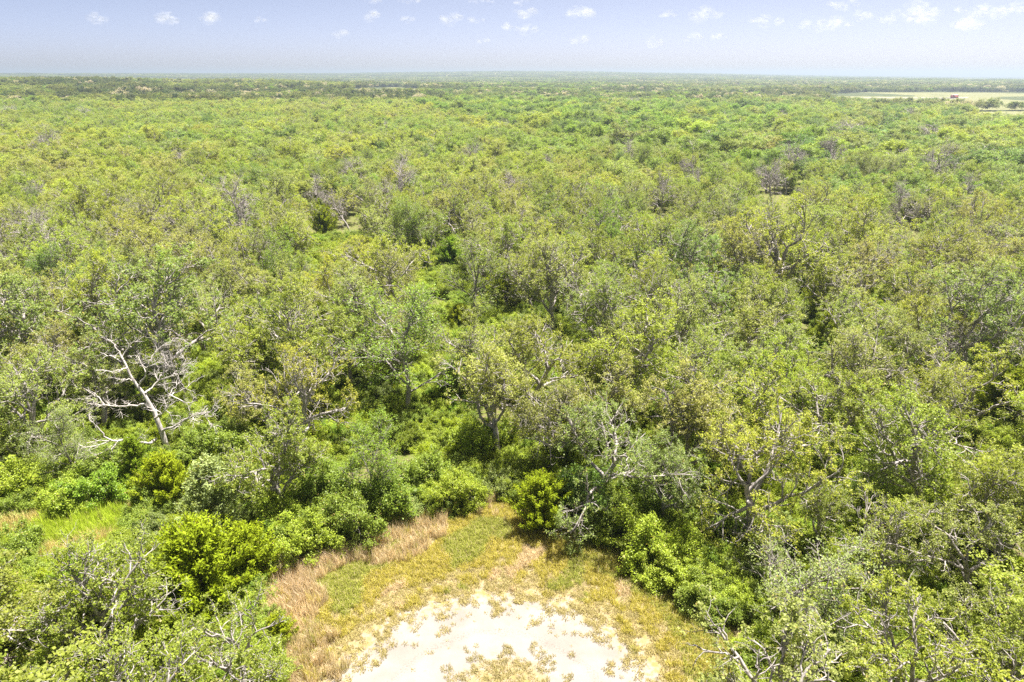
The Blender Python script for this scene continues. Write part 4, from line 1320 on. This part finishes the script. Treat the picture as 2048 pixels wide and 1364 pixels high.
# ------------------------------------------------------------------ small fair-weather clouds, far above the haze
def cloud_material():
    m, nt, out = new_mat('cloud')
    N = nt.nodes.new; L = nt.links.new
    d = N('ShaderNodeBsdfDiffuse'); d.inputs['Color'].default_value = (0.85, 0.85, 0.86, 1)
    t = N('ShaderNodeBsdfTranslucent'); t.inputs['Color'].default_value = (0.85, 0.85, 0.86, 1)
    a = N('ShaderNodeMixShader'); a.inputs[0].default_value = 0.62; L(d.outputs[0], a.inputs[1]); L(t.outputs[0], a.inputs[2])
    tr = N('ShaderNodeBsdfTransparent')
    lw = N('ShaderNodeLayerWeight'); lw.inputs['Blend'].default_value = 0.5
    tc = N('ShaderNodeTexCoord')
    no = N('ShaderNodeTexNoise'); no.inputs['Scale'].default_value = 0.012; no.inputs['Detail'].default_value = 5
    L(tc.outputs['Object'], no.inputs['Vector'])
    s = N('ShaderNodeMath'); s.operation = 'SUBTRACT'; s.inputs[0].default_value = 1.0; L(lw.outputs['Facing'], s.inputs[1])
    p = N('ShaderNodeMath'); p.operation = 'POWER'; p.inputs[1].default_value = 2.2; L(s.outputs[0], p.inputs[0])
    mr = N('ShaderNodeMapRange'); mr.inputs['From Min'].default_value = 0.3; mr.inputs['From Max'].default_value = 0.75
    L(no.outputs['Fac'], mr.inputs['Value'])
    mu = N('ShaderNodeMath'); mu.operation = 'MULTIPLY'; L(p.outputs[0], mu.inputs[0]); L(mr.outputs[0], mu.inputs[1])
    dn = N('ShaderNodeMath'); dn.operation = 'MULTIPLY'; dn.inputs[1].default_value = 0.14; L(mu.outputs[0], dn.inputs[0])
    ms = N('ShaderNodeMixShader'); L(dn.outputs[0], ms.inputs[0]); L(tr.outputs[0], ms.inputs[1]); L(a.outputs[0], ms.inputs[2])
    L(ms.outputs[0], out.inputs['Surface'])
    return m
M_CLOUD = cloud_material()
import bmesh
from mathutils import noise as mnoise, Vector
def ico(sub):
    bm = bmesh.new(); bmesh.ops.create_icosphere(bm, subdivisions=sub, radius=1.0)
    V = np.array([v.co[:] for v in bm.verts]); F = np.array([[v.index for v in f.verts] for f in bm.faces]); bm.free()
    return V, F
ICO = ico(3)
CLOUDS = [(190, 36, 46, 22), (333, 38, 42, 34), (424, 35, 86, 26), (520, 40, 30, 12), (680, 66, 44, 16), (743, 30, 30, 24), (748, 2, 44, 12), (816, 37, 36, 16), (818, 1, 56, 12), (902, 37, 48, 30), (952, 38, 40, 16),
          (960, 2, 70, 12), (1014, 52, 26, 20), (966, 80, 28, 16), (1052, 22, 56, 28), (1054, 55, 54, 24), (1045, 4, 40, 14), (1165, 27, 78, 34), (1158, 78, 44, 24), (1336, 27, 40, 20), (1412, 27, 70, 34), (1308, 85, 36, 22),
          (1386, 73, 50, 18), (1438, 73, 36, 16), (1536, 41, 82, 26), (1640, 48, 110, 30), (1690, 8, 90, 24), (1722, 31, 50, 22), (1842, 20, 88, 48), (1774, 36, 38, 22), (1930, 44, 100, 32), (1975, 24, 70, 36), (2035, 18, 60, 34), (1916, 22, 30, 14)]
CL_WORD = ['tiny', 'small', 'broad', 'large']
DC = 11000.0
crng = np.random.default_rng(4)
for i, (px, py, w, h) in enumerate(CLOUDS):
    dist = DC * crng.uniform(0.9, 1.15)
    a = (px - 1024.0) / LENS_PX; b = (682.0 - py) / LENS_PX
    c_, s_ = math.cos(PITCH), math.sin(PITCH)
    t = dist / (c_ + b * s_)
    cx, cz = a * t, CAM_H + t * (-s_ + b * c_)
    W = w / LENS_PX * t * 0.5; Hh = h / LENS_PX * t * 0.5
    V = []; F = []; n = 0
    nb = int(5 + w / 11)
    for k in range(nb):
        u = crng.uniform(-1, 1)
        top = (1 - u * u)
        ctr = np.array([u * W * 0.8, crng.uniform(-0.6, 0.6) * W, Hh * (crng.uniform(-0.55, 0.75) * top - 0.15)])
        rad = Hh * crng.uniform(0.45, 0.8) * (0.55 + 0.45 * top)
        v = ICO[0].copy()
        q = np.array([1 + 0.45 * mnoise.fractal(Vector(p * 1.6 + ctr * 0.01), 0.9, 2.0, 4) for p in v])
        v = v * q[:, None] * rad * np.array([1.45, 1.2, 0.9]) + ctr
        V.append(v); F.append(ICO[1] + n); n += len(v)
    me = mesh_from('cloud', np.concatenate(V), np.concatenate(F).reshape(-1), 3, [M_CLOUD], smooth_shade=True)
    o = link('cloud', me); o.location = (cx, dist, cz)
    o['_i'] = i
    del o['_i']
    # rank from the left, told by the picture's two halves
    left = sorted(range(len(CLOUDS)), key=lambda j: CLOUDS[j][0]).index(i)
    size = CL_WORD[0 if w < 40 else 1 if w < 60 else 2 if w < 85 else 3]
    hi = 'at the top edge' if py < 12 else 'high up' if py < 45 else 'lower down'
    th = ['far left', 'left of the middle', 'right of the middle', 'far right'][min(3, int(px // 512))]
    tag(o, None, 'cloud', 'small white clouds in the pale sky')
    CLOUDS[i] = (px, py, w, h, o, size, hi, th)
rows = {}
for c in CLOUDS: rows.setdefault((c[6], c[7]), []).append(c)
for (hi, th), lst in rows.items():
    lst.sort(key=lambda c: c[0])
    for n_, c in enumerate(lst):
        if len(lst) == 1: c[4]['label'] = f'{c[5]} white cloud, the only one {hi}, {th}'
        else: c[4]['label'] = f'{c[5]} cloud {hi}, {th}, {ORD[n_] if n_ else "first"} from left'

# ------------------------------------------------------------------ the air between here and the horizon
def haze():
    m, nt, out = new_mat('haze')
    v = nt.nodes.new('ShaderNodeVolumePrincipled')
    v.inputs['Color'].default_value = (0.74, 0.88, 1.0, 1)
    v.inputs['Density'].default_value = HAZE
    v.inputs['Anisotropy'].default_value = 0.6
    nt.links.new(v.outputs[0], out.inputs['Volume'])
    me = box_mesh('haze', [(-17500, -17500, -40, 17500, 17500, 78)], m)
    tag(link('haze', me), kind='stuff')
HAZE = 0.00023
haze()
